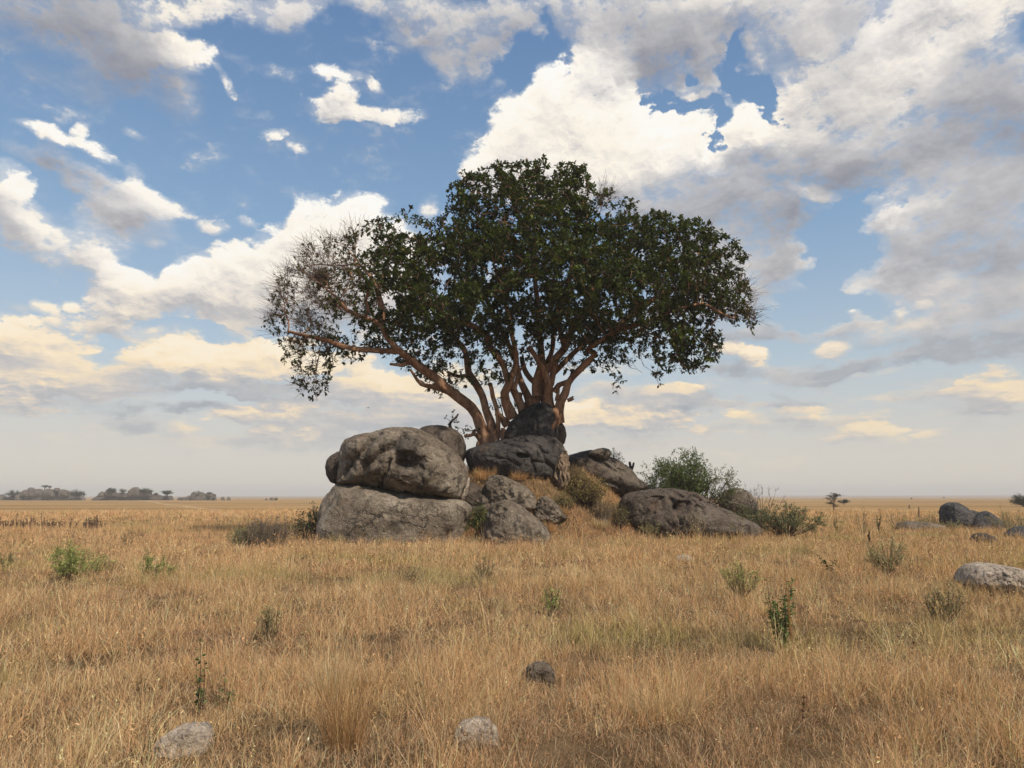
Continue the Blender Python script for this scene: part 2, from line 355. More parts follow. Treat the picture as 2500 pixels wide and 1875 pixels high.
# ------------------------------------------------------------------ object helpers
def tag(o, label=None, cat=None, group=None, kind=None):
    if label: o['label'] = label
    if cat: o['category'] = cat
    if group: o['group'] = group
    if kind: o['kind'] = kind
    return o
def mesh_obj(name, verts, faces, mat=None, parent=None, smooth=True, cols=None, loc=None):
    """verts (N,3) array; faces (M,k) array or a list of such arrays"""
    verts = np.asarray(verts, dtype=np.float32)
    if loc is not None: verts = verts-np.asarray(loc, dtype=np.float32)
    fl = faces if isinstance(faces, list) else [faces]
    fl = [np.asarray(f, dtype=np.int32) for f in fl if len(f)]
    me = bpy.data.meshes.new(name)
    nl = sum(f.size for f in fl); nf = sum(len(f) for f in fl)
    me.vertices.add(len(verts)); me.vertices.foreach_set('co', verts.ravel())
    me.loops.add(nl); me.loops.foreach_set('vertex_index', np.concatenate([f.ravel() for f in fl]))
    me.polygons.add(nf)
    tot = np.concatenate([np.full(len(f), f.shape[1], np.int32) for f in fl])
    st = np.concatenate([[0], np.cumsum(tot)[:-1]]).astype(np.int32)
    me.polygons.foreach_set('loop_start', st)
    me.polygons.foreach_set('use_smooth', np.full(nf, smooth, dtype=bool))
    if cols is not None:
        ca = me.color_attributes.new('tint', 'FLOAT_COLOR', 'POINT')
        c4 = np.ones((len(verts), 4), np.float32); c4[:, :cols.shape[1]] = cols
        ca.data.foreach_set('color', c4.ravel())
    me.update(calc_edges=True)
    if mat: me.materials.append(mat)
    o = bpy.data.objects.new(name, me); COL.objects.link(o)
    if loc is not None: o.location = loc
    if parent is not None:
        o.parent = parent
        if loc is not None: o.location = Vector(loc)-parent.location
        else: o.location = -parent.location
    return o
def empty(name, loc=(0, 0, 0)):
    o = bpy.data.objects.new(name, None); o.location = loc; o.empty_display_size = 0.3; COL.objects.link(o); return o
def new_mat(name):
    m = bpy.data.materials.new(name); m.use_nodes = True; m.node_tree.nodes.clear()
    T = NT(m.node_tree)
    b = T.new('ShaderNodeBsdfPrincipled'); o = T.new('ShaderNodeOutputMaterial'); T.l.new(b.outputs[0], o.inputs[0])
    b.inputs['Roughness'].default_value = 0.9
    b.inputs['Specular IOR Level'].default_value = 0.25
    return m, T, b

# ------------------------------------------------------------------ terrain
def mound(x, y):
    def hump(cx, cy, axl, axr, ayf, ayb, h, s0):
        e = np.sqrt(((x-cx)/np.where(x < cx, axl, axr))**2+((y-cy)/np.where(y < cy, ayf, ayb))**2)
        return h*(1-sstep(e, s0, 1.0))
    a = hump(-.8, 41.5, 9.8, 9.4, 8.2, 14, 3.25, .45); b = hump(8.0, 46.5, 9.0, 9.5, 9.5, 14, 1.55, .25)
    return (a**4+b**4)**.25
def ground_z(x, y):
    x = np.asarray(x, np.float64); y = np.asarray(y, np.float64)
    r = np.sqrt(x*x+y*y)
    z = mound(x, y)
    near = np.clip(1-r/160, 0, 1)
    z = z+near*(.10*perlin2(x*.35+5, y*.35, 3)+.05*perlin2(x*1.1, y*1.1, 4))
    z = z+sstep(r, 60, 400)*.5*perlin2(x*.006, y*.006, 6)
    # the plain climbs a little far away, most on the right
    side = np.clip(.45+.55*x/np.maximum(r, 1), 0, 1)
    z = z+sstep(r, 1200, 5000)*(4+9*side)*(1+.3*perlin2(x*.0012, y*.0012, 9))
    return z-.05
NA, NR = 540, 420
rad = np.concatenate([[0.0], np.geomspace(0.8, 5500, NR)])
ang = np.linspace(0, 2*np.pi, NA, endpoint=False)
X = rad[:, None]*np.sin(ang)[None]; Y = rad[:, None]*np.cos(ang)[None]
gv = np.stack([X.ravel(), Y.ravel(), ground_z(X, Y).ravel()], 1)
i0 = (np.arange(NR)[:, None]*NA+np.arange(NA)[None]).ravel(); i1 = (np.arange(NR)[:, None]*NA+(np.arange(NA)[None]+1) % NA).ravel()
gf = np.stack([i0, i1, i1+NA, i0+NA], 1)

def patch_col(x, y):
    """colour zones of the dry grass (its own colour): tan, pinkish red oat grass, olive, dark brown"""
    a = fbm2(x*.22+3, y*.22, 4, .55, seed=71); b = fbm2(x*.16, y*.30+9, 4, .55, seed=72); c = fbm2(x*.55, y*.55, 3, .5, seed=73)
    return a, b, c
m_ground, T, bs = new_mat('dry_ground')
pos = T.new('ShaderNodeNewGeometry').outputs['Position']
dist = T.vmath('LENGTH', pos)
flat = T.vmath('MULTIPLY', pos, (1, 1, 0))
n_a = T.noise(flat, 0.05, 6, .6); n_b = T.noise(T.vmath('MULTIPLY', flat, (.35, 1, 0)), 0.012, 5, .6); n_c = T.noise(flat, 1.2, 5, .65)
soil = T.ramp(n_c, [(.25, (.050, .033, .020)), (.5, (.11, .072, .040)), (.75, (.19, .13, .07))])
plain = T.ramp(n_b, [(.25, (.17, .115, .045)), (.42, (.30, .185, .085)), (.55, (.37, .23, .105)), (.75, (.33, .23, .12))])
plain = T.mix(T.sm(n_a, .48, .68, 0, .55), plain, (.20, .155, .06))
streak = T.noise(T.vmath('MULTIPLY', flat, (.10, 1, 0)), 0.05, 5, .65)
plain = T.mix(T.sm(streak, .52, .68, 0, .6), plain, (.15, .10, .05))
plain = T.mix(T.sm(streak, .46, .33, 0, .5), plain, (.42, .28, .15))
far = T.mix(T.sm(dist, 600, 2600), plain, (.30, .20, .13))
gcol = T.mix(T.sm(dist, 35, 110), soil, far)
# a pale vehicle track across the plain on the left
px_, py_, pz_ = T.sep(pos)[:3]
tr = T.math('ABSOLUTE', T.math('SUBTRACT', py_, T.math('MULTIPLY_ADD', px_, -1.9, T.math('MULTIPLY_ADD', T.noise(flat, .02, 2), 30.0, 12.0))))
trk = T.math('MULTIPLY', T.sm(tr, 3.2, 1.2), T.sm(px_, -25, -32))
gcol = T.mix(T.math('MULTIPLY', trk, .55), gcol, (.46, .33, .20))
T.l.new(gcol, bs.inputs['Base Color'])
bmp = T.new('ShaderNodeBump'); bmp.inputs['Strength'].default_value = .6; bmp.inputs['Distance'].default_value = .3
T.l.new(T.noise(flat, 2.2, 6, .7), bmp.inputs['Height']); T.l.new(bmp.outputs[0], bs.inputs['Normal'])
bs.inputs['Roughness'].default_value = 1.0; bs.inputs['Specular IOR Level'].default_value = 0.0
ground = mesh_obj('ground', gv, gf, m_ground)
tag(ground, kind='structure')

# ------------------------------------------------------------------ haze: even air in a closed box round the scene
def build_haze():
    bm = bmesh.new(); bmesh.ops.create_cube(bm, size=1.0)
    lo = Vector((-5700, -5700, -3)); hi = Vector((5700, 5700, 42))
    for v in bm.verts: v.co = Vector([lo[k] if v.co[k] < 0 else hi[k] for k in range(3)])
    me = bpy.data.meshes.new('haze'); bm.to_mesh(me)
    m = bpy.data.materials.new('haze'); m.use_nodes = True; m.node_tree.nodes.clear()
    T = NT(m.node_tree); pv = T.new('ShaderNodeVolumePrincipled'); o = T.new('ShaderNodeOutputMaterial'); T.l.new(pv.outputs[0], o.inputs['Volume'])
    pv.inputs['Density'].default_value = HAZE; pv.inputs['Color'].default_value = (.99, .95, .89, 1); pv.inputs['Anisotropy'].default_value = 0.0
    me.materials.append(m); ob = bpy.data.objects.new('haze', me); COL.objects.link(ob); tag(ob, kind='stuff')
if HAZE > 0: build_haze()
# ------------------------------------------------------------------ rock materials
def rock_mat(name, lo, mid, hi, stain=.5, scale=1.0, marks=()):
    m, T, b = new_mat(name)
    pos = T.new('ShaderNodeTexCoord').outputs['Object']
    big = T.noise(pos, .55*scale, 5, .6, .3); fine = T.noise(pos, 9*scale, 7, .7); speck = T.noise(pos, 46*scale, 3, .7)
    col = T.ramp(big, [(.30, lo), (.50, mid), (.70, hi)])
    col = T.mix(.65, col, T.ramp(fine, [(.30, (.25, .24, .23)), (.5, (.52, .5, .48)), (.72, (.95, .92, .88))]), 'OVERLAY')
    col = T.mix(.35, col, T.ramp(speck, [(.35, (.2, .2, .2)), (.65, (.8, .8, .8))]), 'OVERLAY')
    # lichen blotches and run-off stains
    lich = T.sm(T.noise(pos, 2.6*scale, 6, .65), .58, .66)
    col = T.mix(T.math('MULTIPLY', lich, .5), col, (hi[0]*1.25, hi[1]*1.28, hi[2]*1.2))
    run = T.noise(T.vmath('MULTIPLY', pos, (1.3, 1.3, .22)), 1.5*scale, 5, .6)
    col = T.mix(T.math('MULTIPLY', T.sm(run, .53, .68), stain), col, (lo[0]*.22, lo[1]*.21, lo[2]*.21))
    ox = T.sm(T.noise(T.vmath('ADD', pos, (9, 3, 1)), .9*scale, 4, .6), .56, .70)
    col = T.mix(T.math('MULTIPLY', ox, .30), col, (.20, .115, .07))
    wp = T.vmath('ADD', pos, T.vmath('SCALE', T.noise(pos, 1.6*scale, 4, .6, color=True), scale=1.0/scale))
    edge = T.voro(wp, .62*scale, 'DISTANCE_TO_EDGE')
    crack = T.sm(edge, .002, .026)
    keep = T.sm(T.noise(T.vmath('ADD', pos, (4, 8, 2)), .8*scale, 2), .42, .52)
    crack = T.math('MAXIMUM', crack, keep)
    e2 = T.sm(T.voro(T.vmath('MULTIPLY', wp, (1, 1, 1.5)), 1.7*scale, 'DISTANCE_TO_EDGE'), .0, .035)
    crack = T.math('MULTIPLY', crack, T.math('MAXIMUM', e2, T.sm(T.noise(T.vmath('ADD', pos, (1, 5, 7)), 1.1*scale, 2), .40, .50, .1, 1.0)))
    col = T.mix(T.math('MULTIPLY_ADD', crack, -.62, .62), col, (.03, .025, .021))
    for (mx_, mz_, rx_, rz_, k_) in marks:       # hollow shading painted dark, plus stain streaks, metres from the base of the boulder
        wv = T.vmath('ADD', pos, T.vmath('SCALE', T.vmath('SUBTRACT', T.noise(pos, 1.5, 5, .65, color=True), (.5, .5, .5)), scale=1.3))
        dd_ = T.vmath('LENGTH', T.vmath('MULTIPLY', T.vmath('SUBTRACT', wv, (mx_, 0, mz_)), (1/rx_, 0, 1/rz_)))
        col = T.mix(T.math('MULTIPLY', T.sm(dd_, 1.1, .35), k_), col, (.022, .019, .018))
    T.l.new(col, b.inputs['Base Color'])
    h = T.math('MULTIPLY_ADD', crack, .10, T.math('MULTIPLY_ADD', fine, .11, T.math('MULTIPLY_ADD', speck, .035, T.math('MULTIPLY_ADD', T.voro(wp, 2.2*scale, 'F1'), .07, T.math('MULTIPLY', T.noise(pos, 2.4*scale, 7, .68), .32)))))
    bm_ = T.new('ShaderNodeBump'); bm_.inputs['Strength'].default_value = 1.0; bm_.inputs['Distance'].default_value = .75/scale
    T.l.new(h, bm_.inputs['Height']); T.l.new(bm_.outputs[0], b.inputs['Normal'])
    b.inputs['Roughness'].default_value = .88
    return m
M_ROCK = rock_mat('granite_grey_brown', (.115, .089, .065), (.205, .167, .126), (.31, .265, .205), .7)
M_PERCH = rock_mat('granite_brown_with_shade_and_stains', (.112, .087, .063), (.198, .16, .12), (.31, .265, .205), .75, 1.0, marks=((.35, 2.55, 1.1, .55, .68), (.3, 1.7, .5, .9, .6), (1.0, 1.5, .35, 1.0, .5), (-1.2, 2.2, .25, 1.2, .5), (-2.2, 1.2, .3, .7, .5)))  # first mark paints the hollow's shade into the colour, the rest are stain streaks
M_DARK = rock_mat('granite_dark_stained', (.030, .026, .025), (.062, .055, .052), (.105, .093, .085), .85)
M_MIX = rock_mat('granite_umber', (.068, .051, .039), (.115, .089, .069), (.175, .145, .115), .8)
M_PALE = rock_mat('granite_pale', (.31, .25, .19), (.47, .395, .315), (.61, .535, .44), .25, 1.4)
M_BLUE = rock_mat('granite_slate', (.055, .052, .053), (.10, .095, .093), (.16, .15, .145), .6, 1.2)

def px_of(v):
    """photograph pixel of world points (N,3)"""
    d = v-np.array([0, 0, CAM_H]); f = d[:, 1]*CP+d[:, 2]*SP; up = -d[:, 1]*SP+d[:, 2]*CP
    return 1250+F*d[:, 0]/f, 937.5-F*up/f

def ico(sub):
    bm = bmesh.new(); bmesh.ops.create_icosphere(bm, subdivisions=sub, radius=1.0)
    v = np.array([x.co[:] for x in bm.verts]); f = np.array([[q.index for q in p.verts] for p in bm.faces]); bm.free()
    return v, f
_ico = {}
def get_ico(sub):
    if sub not in _ico: _ico[sub] = ico(sub)
    return _ico[sub]
ROCKS = []
def rock(name, label, poly, Y, T, mat, sub=6, seed=0, n=2.5, amp=1.0, blur=3, grooves=(), hollows=(), cat='boulder', group=None, lean=0.0, tilt=0.0, centre=None):
    """A boulder of half depth T standing at depth Y: rounded in all directions round a measured outline."""
    pts = np.array([[P(x, y, Y).x, P(x, y, Y).z] for x, y in poly])
    if centre is None:
        q = np.roll(pts, -1, 0); cr = pts[:, 0]*q[:, 1]-q[:, 0]*pts[:, 1]; A = cr.sum()/2
        c = ((pts+q)*cr[:, None]).sum(0)/(6*A)
    else: c = np.array([P(*centre, Y).x, P(*centre, Y).z])
    # radius of the outline by angle
    K = 360; th = np.arange(K)*2*np.pi/K; R = np.zeros(K)
    a = pts-c; b2 = np.roll(a, -1, 0)
    for k in range(K):
        d = np.array([math.cos(th[k]), math.sin(th[k])])
        e = b2-a; den = d[0]*e[:, 1]-d[1]*e[:, 0]; den = np.where(abs(den) < 1e-9, 1e-9, den)
        t = (a[:, 0]*e[:, 1]-a[:, 1]*e[:, 0])/den; s = (a[:, 0]*d[1]-a[:, 1]*d[0])/den
        ok = (t > 0) & (s >= -1e-6) & (s <= 1+1e-6)
        R[k] = t[ok].max() if ok.any() else 0.3
    ker = np.exp(-(np.arange(-12, 13)/blur)**2); ker /= ker.sum()
    R = np.convolve(np.concatenate([R[-12:], R, R[:12]]), ker, 'valid')
    D, Fc = get_ico(sub)
    s = np.sqrt(D[:, 0]**2+D[:, 2]**2); ang = np.arctan2(D[:, 2], D[:, 0]) % (2*np.pi)
    Rr = np.interp(ang, np.append(th, 2*np.pi), np.append(R, R[0]))
    # towards the front the outline's own corners fade into a rounder form
    Rm = R.mean(); Rr = Rm+(Rr-Rm)*np.clip(s*1.5, 0, 1)**1.0
    k = 1/np.power(s**n+np.abs(D[:, 1])**n, 1/n)
    v = np.stack([c[0]+Rr*k*D[:, 0], Y+T*k*D[:, 1], c[1]+Rr*k*D[:, 2]], 1)
    v[:, 1] += lean*(v[:, 2]-c[1])+tilt*(v[:, 0]-c[0])
    size = Rm
    nd = D/np.array([1, max(T/size, .4), 1]); nd /= np.linalg.norm(nd, axis=1)[:, None]
    q = v/size*1.3+seed*7.7
    d1 = fbm3(q, 4, .5, seed); d2 = fbm3(q*3.4+2, 4, .55, seed+3); d3 = fbm3(q*2.0, 3, .5, seed+7, ridge=True)
    plates = sstep(fbm3(q*1.7+5, 3, .5, seed+9), .02, .10)      # exfoliating sheets
    front = np.clip(np.abs(D[:, 1])*1.6, 0, 1)
    facet = np.floor(fbm3(q*1.15+11, 2, .5, seed+13)*7)/7
    disp = size*amp*(.085*d1*front+.022*d2-.045*np.clip(d3-.35, 0, 1)*front+.030*plates*front+.05*facet*front)
    v = v+nd*disp[:, None]
    fr = D[:, 1] < 0.15
    if grooves or hollows:
        X_, Y_ = px_of(v)
        push = np.zeros(len(v))
        for line, w, dep in grooves:
            L = np.array(line, float); best = np.full(len(v), 1e9)
            wob = 3*perlin2(X_/40, Y_/40, seed+2)
            for (x1, y1), (x2, y2) in zip(L[:-1], L[1:]):
                vx, vy = x2-x1, y2-y1; t = np.clip(((X_-x1)*vx+(Y_-y1)*vy)/(vx*vx+vy*vy), 0, 1)
                best = np.minimum(best, np.hypot(X_+wob-x1-t*vx, Y_+wob-y1-t*vy))
            push += dep*np.exp(-np.power(best/w, 1.4))
        for (hx, hy, rx, ry, rot, dep) in hollows:
            rr = math.radians(rot); dx, dy = X_-hx, Y_-hy
            e = np.sqrt(((dx*math.cos(rr)-dy*math.sin(rr))/rx)**2+((dx*math.sin(rr)+dy*math.cos(rr))/ry)**2)+.18*perlin2(X_/18, Y_/18, seed+5)
            push += dep*(1-sstep(e, .45, 1.05))
        v[:, 1] += push*fr
    base = (c[0], Y, float(v[:, 2].min()))
    o = mesh_obj(name, v, Fc, mat, loc=base)
    tag(o, label, cat, group)
    ROCKS.append((v[:, 0].min(), v[:, 0].max(), v[:, 1].min(), v[:, 1].max(), c[0], Y, v))
    return o
Z = lambda ox, oy, k: (lambda L: [(ox+x*k, oy+y*k) for x, y in L])
z1 = Z(750, 950, .31646); z2 = Z(1350, 1050, .31646); z3 = Z(1050, 850, .21097); z4 = Z(1950, 1100, .24864); z5 = Z(0, 1450, .5651); z6 = Z(1250, 1350, .5651)
def z1h(x, y, rx, ry, rot, dep): a = z1([(x, y)])[0]; return (a[0], a[1], rx*.316, ry*.316, rot, dep)
def z2h(x, y, rx, ry, rot, dep): a = z2([(x, y)])[0]; return (a[0], a[1], rx*.316, ry*.316, rot, dep)

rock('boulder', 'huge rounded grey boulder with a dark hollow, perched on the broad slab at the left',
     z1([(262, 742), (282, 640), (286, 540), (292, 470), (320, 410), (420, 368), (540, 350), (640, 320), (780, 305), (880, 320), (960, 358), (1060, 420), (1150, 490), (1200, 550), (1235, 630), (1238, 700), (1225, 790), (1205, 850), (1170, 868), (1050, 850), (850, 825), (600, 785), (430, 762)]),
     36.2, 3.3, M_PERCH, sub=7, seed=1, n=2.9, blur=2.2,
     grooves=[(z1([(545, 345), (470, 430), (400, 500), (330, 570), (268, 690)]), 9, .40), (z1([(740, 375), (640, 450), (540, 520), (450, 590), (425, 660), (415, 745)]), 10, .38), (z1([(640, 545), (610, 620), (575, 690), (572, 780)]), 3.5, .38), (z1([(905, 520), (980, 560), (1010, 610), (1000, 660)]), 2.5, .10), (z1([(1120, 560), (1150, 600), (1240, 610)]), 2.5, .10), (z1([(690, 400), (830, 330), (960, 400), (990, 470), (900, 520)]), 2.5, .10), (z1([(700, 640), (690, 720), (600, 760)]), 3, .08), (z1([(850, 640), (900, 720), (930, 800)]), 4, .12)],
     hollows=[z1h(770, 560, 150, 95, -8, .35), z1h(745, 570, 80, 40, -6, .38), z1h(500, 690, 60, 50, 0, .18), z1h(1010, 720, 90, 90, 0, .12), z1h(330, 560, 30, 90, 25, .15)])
rock('rock', 'small rounded lump of rock wedged at the left end of the perched boulder',
     z1([(150, 600), (162, 545), (200, 505), (245, 480), (290, 492), (330, 560), (330, 680), (300, 742), (250, 742), (190, 722), (155, 670)]),
     36.9, .9, M_MIX, sub=5, seed=2, amp=.8, cat='rock')
rock('rock', 'pale upright splinter of rock leaning on the right end of the perched boulder',
     z1([(1255, 668), (1252, 740), (1232, 820), (1205, 866), (1178, 866), (1190, 820), (1215, 760), (1235, 700)]),
     35.0, .35, M_PALE, sub=5, seed=3, amp=.3, cat='rock')
rock('boulder', 'broad grey slab of rock that carries the huge perched boulder at the left',
     z1([(262, 735), (235, 780), (200, 830), (178, 900), (160, 970), (132, 1080), (108, 1180), (95, 1280), (600, 1310), (1120, 1310), (1215, 1250), (1240, 1150), (1270, 1040), (1292, 950), (1280, 890), (1220, 850), (1100, 835), (850, 800), (600, 760), (430, 735)]),
     36.4, 3.9, M_ROCK, sub=6, seed=4, n=3.4, blur=2,
     grooves=[(z1([(1000, 900), (1040, 1000), (1045, 1150)]), 10, .25), (z1([(200, 1000), (260, 960), (330, 1030), (330, 1120)]), 3, .10), (z1([(1240, 880), (1200, 1000), (1120, 1090), (1050, 1170)]), 6, .22)],
     hollows=[z1h(1180, 1000, 70, 130, 15, .35), z1h(660, 1100, 60, 70, 0, .12)])
rock('boulder', 'dark rounded boulder peeking over the top of the huge perched boulder',
     z1([(860, 335), (900, 300), (950, 285), (1020, 281), (1090, 292), (1150, 318), (1200, 360), (1220, 430), (1222, 520), (1190, 600), (950, 640), (820, 560), (820, 420)]),
     39.2, 1.9, M_MIX, sub=6, seed=5)
rock('boulder', 'sloping dark rock behind the right end of the broad slab',
     z1([(1190, 740), (1262, 712), (1330, 740), (1420, 790), (1490, 845), (1530, 890), (1520, 960), (1400, 1020), (1260, 1060), (1150, 1000), (1150, 850)]),
     37.0, 1.9, M_MIX, sub=6, seed=6, grooves=[(z1([(1210, 900), (1290, 905), (1400, 880), (1480, 860)]), 3, .12)])
rock('boulder', 'grey wedge shaped boulder standing in the grass in front of the slope',
     z1([(1330, 1260), (1345, 1120), (1372, 1030), (1380, 960), (1415, 900), (1470, 868), (1520, 855), (1580, 860), (1650, 900), (1720, 955), (1790, 1010), (1850, 1070), (1880, 1150), (1870, 1260)]),
     33.4, 1.5, M_ROCK, sub=6, seed=7, n=2.3, amp=1.1,
     grooves=[(z1([(1560, 860), (1640, 930), (1700, 1040), (1720, 1120)]), 4, .12), (z1([(1400, 950), (1480, 980), (1540, 930), (1560, 860)]), 4, .12), (z1([(1390, 1010), (1410, 1110), (1450, 1130)]), 4, .1)], hollows=[z1h(1480, 925, 60, 40, 0, .16)])
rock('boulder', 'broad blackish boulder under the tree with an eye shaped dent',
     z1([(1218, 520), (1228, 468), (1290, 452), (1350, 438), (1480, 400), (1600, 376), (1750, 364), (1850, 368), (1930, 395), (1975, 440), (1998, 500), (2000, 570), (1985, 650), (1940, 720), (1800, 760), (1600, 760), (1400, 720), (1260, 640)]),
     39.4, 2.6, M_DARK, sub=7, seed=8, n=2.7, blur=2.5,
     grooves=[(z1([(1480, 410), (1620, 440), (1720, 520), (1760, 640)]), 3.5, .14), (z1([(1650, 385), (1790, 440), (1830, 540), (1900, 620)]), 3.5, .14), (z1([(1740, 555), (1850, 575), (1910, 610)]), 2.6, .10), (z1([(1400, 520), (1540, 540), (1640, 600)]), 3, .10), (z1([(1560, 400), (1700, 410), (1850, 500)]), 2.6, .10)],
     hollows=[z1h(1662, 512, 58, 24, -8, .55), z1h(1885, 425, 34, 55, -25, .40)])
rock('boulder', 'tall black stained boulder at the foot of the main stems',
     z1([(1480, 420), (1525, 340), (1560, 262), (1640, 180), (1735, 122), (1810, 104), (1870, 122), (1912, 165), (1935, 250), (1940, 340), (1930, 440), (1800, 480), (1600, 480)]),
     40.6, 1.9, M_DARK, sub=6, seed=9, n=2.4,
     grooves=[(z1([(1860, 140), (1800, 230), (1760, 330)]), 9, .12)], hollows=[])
rock('boulder', 'brown rounded rock jutting out on the right of the black stained boulder',
     z1([(1850, 330), (1880, 270), (1930, 245), (1968, 262), (1992, 305), (2000, 360), (1985, 420), (1950, 445), (1880, 440), (1840, 400)]),
     41.0, 1.0, M_MIX, sub=5, seed=10, n=2.2)
rock('boulder', 'long sloping dark boulder right of the pale roots, a slab on its crest',
     z2([(60, 300), (78, 222), (105, 200), (190, 175), (280, 158), (330, 165), (390, 185), (440, 205), (520, 250), (600, 310), (645, 372), (720, 425), (740, 470), (640, 520), (500, 520), (330, 510), (160, 480), (70, 420)]),
     43.5, 2.6, M_MIX, sub=6, seed=11, n=2.4, blur=2.2,
     grooves=[(z2([(300, 190), (370, 240), (450, 300), (520, 330), (525, 430)]), 6, .35), (z2([(380, 400), (450, 405), (520, 440)]), 4, .25), (z2([(440, 200), (480, 280), (560, 330)]), 5, .2)])
rock('rock', 'flat grey slab lying on the crest of the long sloping boulder',
     z2([(262, 190), (290, 160), (340, 145), (385, 138), (430, 150), (448, 175), (440, 205), (395, 235), (350, 225), (300, 205)]),
     42.0, 1.0, M_ROCK, sub=5, seed=12, amp=.8, cat='rock')
rock('boulder', 'low grey whaleback boulder with a dark pocket, right of the slope in the grass',
     z2([(500, 700), (512, 620), (525, 560), (545, 512), (600, 480), (690, 465), (780, 455), (900, 449), (1000, 462), (1080, 485), (1130, 520), (1180, 550), (1260, 590), (1330, 618), (1400, 655), (1480, 690), (1560, 722), (1600, 780), (1560, 850), (1100, 880), (700, 860)]),
     38.6, 2.4, M_MIX, sub=7, seed=13, n=2.6, blur=2.5,
     grooves=[(z2([(790, 640), (800, 560), (840, 530), (850, 620)]), 4, .14), (z2([(925, 545), (960, 640), (990, 730)]), 5, .2), (z2([(940, 470), (1010, 530), (1080, 500), (1130, 540)]), 5, .22), (z2([(1200, 560), (1330, 640), (1440, 690)]), 3.5, .14)],
     hollows=[z2h(1000, 590, 90, 60, 20, .45), z2h(800, 525, 70, 22, 0, .16), z2h(1130, 620, 60, 60, 0, .2)])
rock('boulder', 'round topped grey rock behind the green bush',
     z2([(1290, 560), (1320, 500), (1350, 465), (1400, 448), (1440, 447), (1490, 470), (1530, 520), (1560, 570), (1570, 640), (1430, 680), (1300, 650)]),
     44.0, 1.6, M_ROCK, sub=5, seed=14, n=2.3)
rock('rock', 'half buried brown rock on the grassy slope below the broad blackish boulder',
     z1([(1388, 700), (1410, 672), (1460, 664), (1530, 676), (1600, 710), (1690, 755), (1760, 820), (1800, 930), (1600, 980), (1400, 950), (1360, 800)]),
     36.35, 1.3, M_ROCK, sub=6, seed=15, n=3.0, amp=2.2, cat='rock', grooves=[(z1([(1550, 690), (1560, 820)]), 4, .15)])
rock('rock', 'small pointed rock low on the grassy slope, above the wedge shaped boulder',
     z1([(1745, 1010), (1765, 900), (1790, 840), (1835, 820), (1880, 848), (1935, 895), (2010, 1000), (1880, 1050)]),
     35.55, .6, M_ROCK, sub=6, seed=16, n=3.0, amp=2.4, cat='rock')
# rocks out on the right
rock('boulder', 'upright dark grey boulder standing in grass at the far right',
     z4([(1425, 760), (1416, 690), (1416, 590), (1430, 535), (1470, 508), (1530, 507), (1580, 530), (1640, 575), (1680, 620), (1700, 700), (1700, 780), (1560, 800)]),
     49.0, 1.0, M_BLUE, sub=6, seed=17, n=2.5, amp=1.0)
rock('boulder', 'low dark boulder between the upright one and the peaked one at the far right',
     z4([(1610, 760), (1620, 680), (1650, 600), (1690, 583), (1730, 595), (1770, 635), (1790, 700), (1780, 790)]),
     49.8, .8, M_BLUE, sub=5, seed=18)
rock('boulder', 'peaked dark grey boulder with sloping sides at the far right',
     z4([(1680, 800), (1700, 730), (1745, 665), (1800, 605), (1830, 590), (1880, 620), (1940, 660), (1985, 695), (2010, 760), (1990, 820)]),
     48.0, 1.0, M_BLUE, sub=6, seed=19, n=2.1)
rock('rock', 'flat grey rock sunk in the grass left of the upright dark boulder',
     z4([(950, 800), (965, 750), (1010, 708), (1080, 692), (1200, 702), (1300, 712), (1385, 728), (1410, 770), (1380, 830), (1100, 840)]),
     47.0, 1.2, M_ROCK, sub=6, seed=20, amp=1.3, cat='rock')
rock('rock', 'dark low rock covered in twigs at the right edge, behind the pale slab',
     z4([(2040, 880), (2060, 825), (2110, 780), (2180, 745), (2280, 740), (2340, 800), (2330, 880), (2200, 900)]),
     38.0, .9, M_BLUE, sub=5, seed=21, cat='rock')
rock('rock', 'small purplish rock showing through grass above the pale slab at the right',
     z4([(1705, 880), (1715, 845), (1755, 815), (1800, 808), (1850, 825), (1900, 845), (1930, 880), (1820, 920)]),
     33.5, .5, M_MIX, sub=5, seed=22, cat='rock')
rock('rock', 'pale cracked rock slab lying in the grass at the right edge',
     z4([(1590, 1300), (1620, 1220), (1660, 1160), (1700, 1122), (1780, 1107), (1880, 1108), (2000, 1125), (2100, 1148), (2220, 1180), (2330, 1240), (2360, 1400), (2100, 1420), (1800, 1400)]),
     16.6, .85, M_PALE, sub=7, seed=23, n=2.2, amp=1.5, cat='rock')
# half buried stones in the foreground
rock('rock', 'pale stone half buried in grass at the bottom left',
     z5([(660, 790), (672, 700), (700, 625), (745, 585), (800, 572), (868, 563), (900, 580), (908, 640), (890, 710), (880, 800), (760, 840)]),
     6.45, .17, M_PALE, sub=6, seed=24, n=3.2, amp=2.4, cat='rock')
rock('rock', 'pale round stone under dry grass at the bottom centre',
     z5([(1950, 700), (1962, 600), (1985, 556), (2050, 534), (2110, 540), (2145, 575), (2160, 640), (2165, 720), (2060, 760)]),
     6.5, .13, M_PALE, sub=6, seed=25, n=2.8, amp=2.2, cat='rock')
rock('rock', 'grey stone with a shaded right side deep in the grass, above the bottom centre stone',
     z6([(35, 600), (45, 530), (70, 490), (120, 468), (160, 480), (185, 520), (195, 600), (110, 640)]),
     8.7, .18, M_ROCK, sub=6, seed=26, n=2.8, amp=2.2, cat='rock')
rock('rock', 'tiny pale stone showing in the tan grass below the whaleback boulder',
     z2([(940, 1000), (955, 975), (1000, 962), (1050, 968), (1085, 985), (1090, 1010), (1010, 1030)]),
     24.0, .2, M_PALE, sub=5, seed=27, cat='rock')
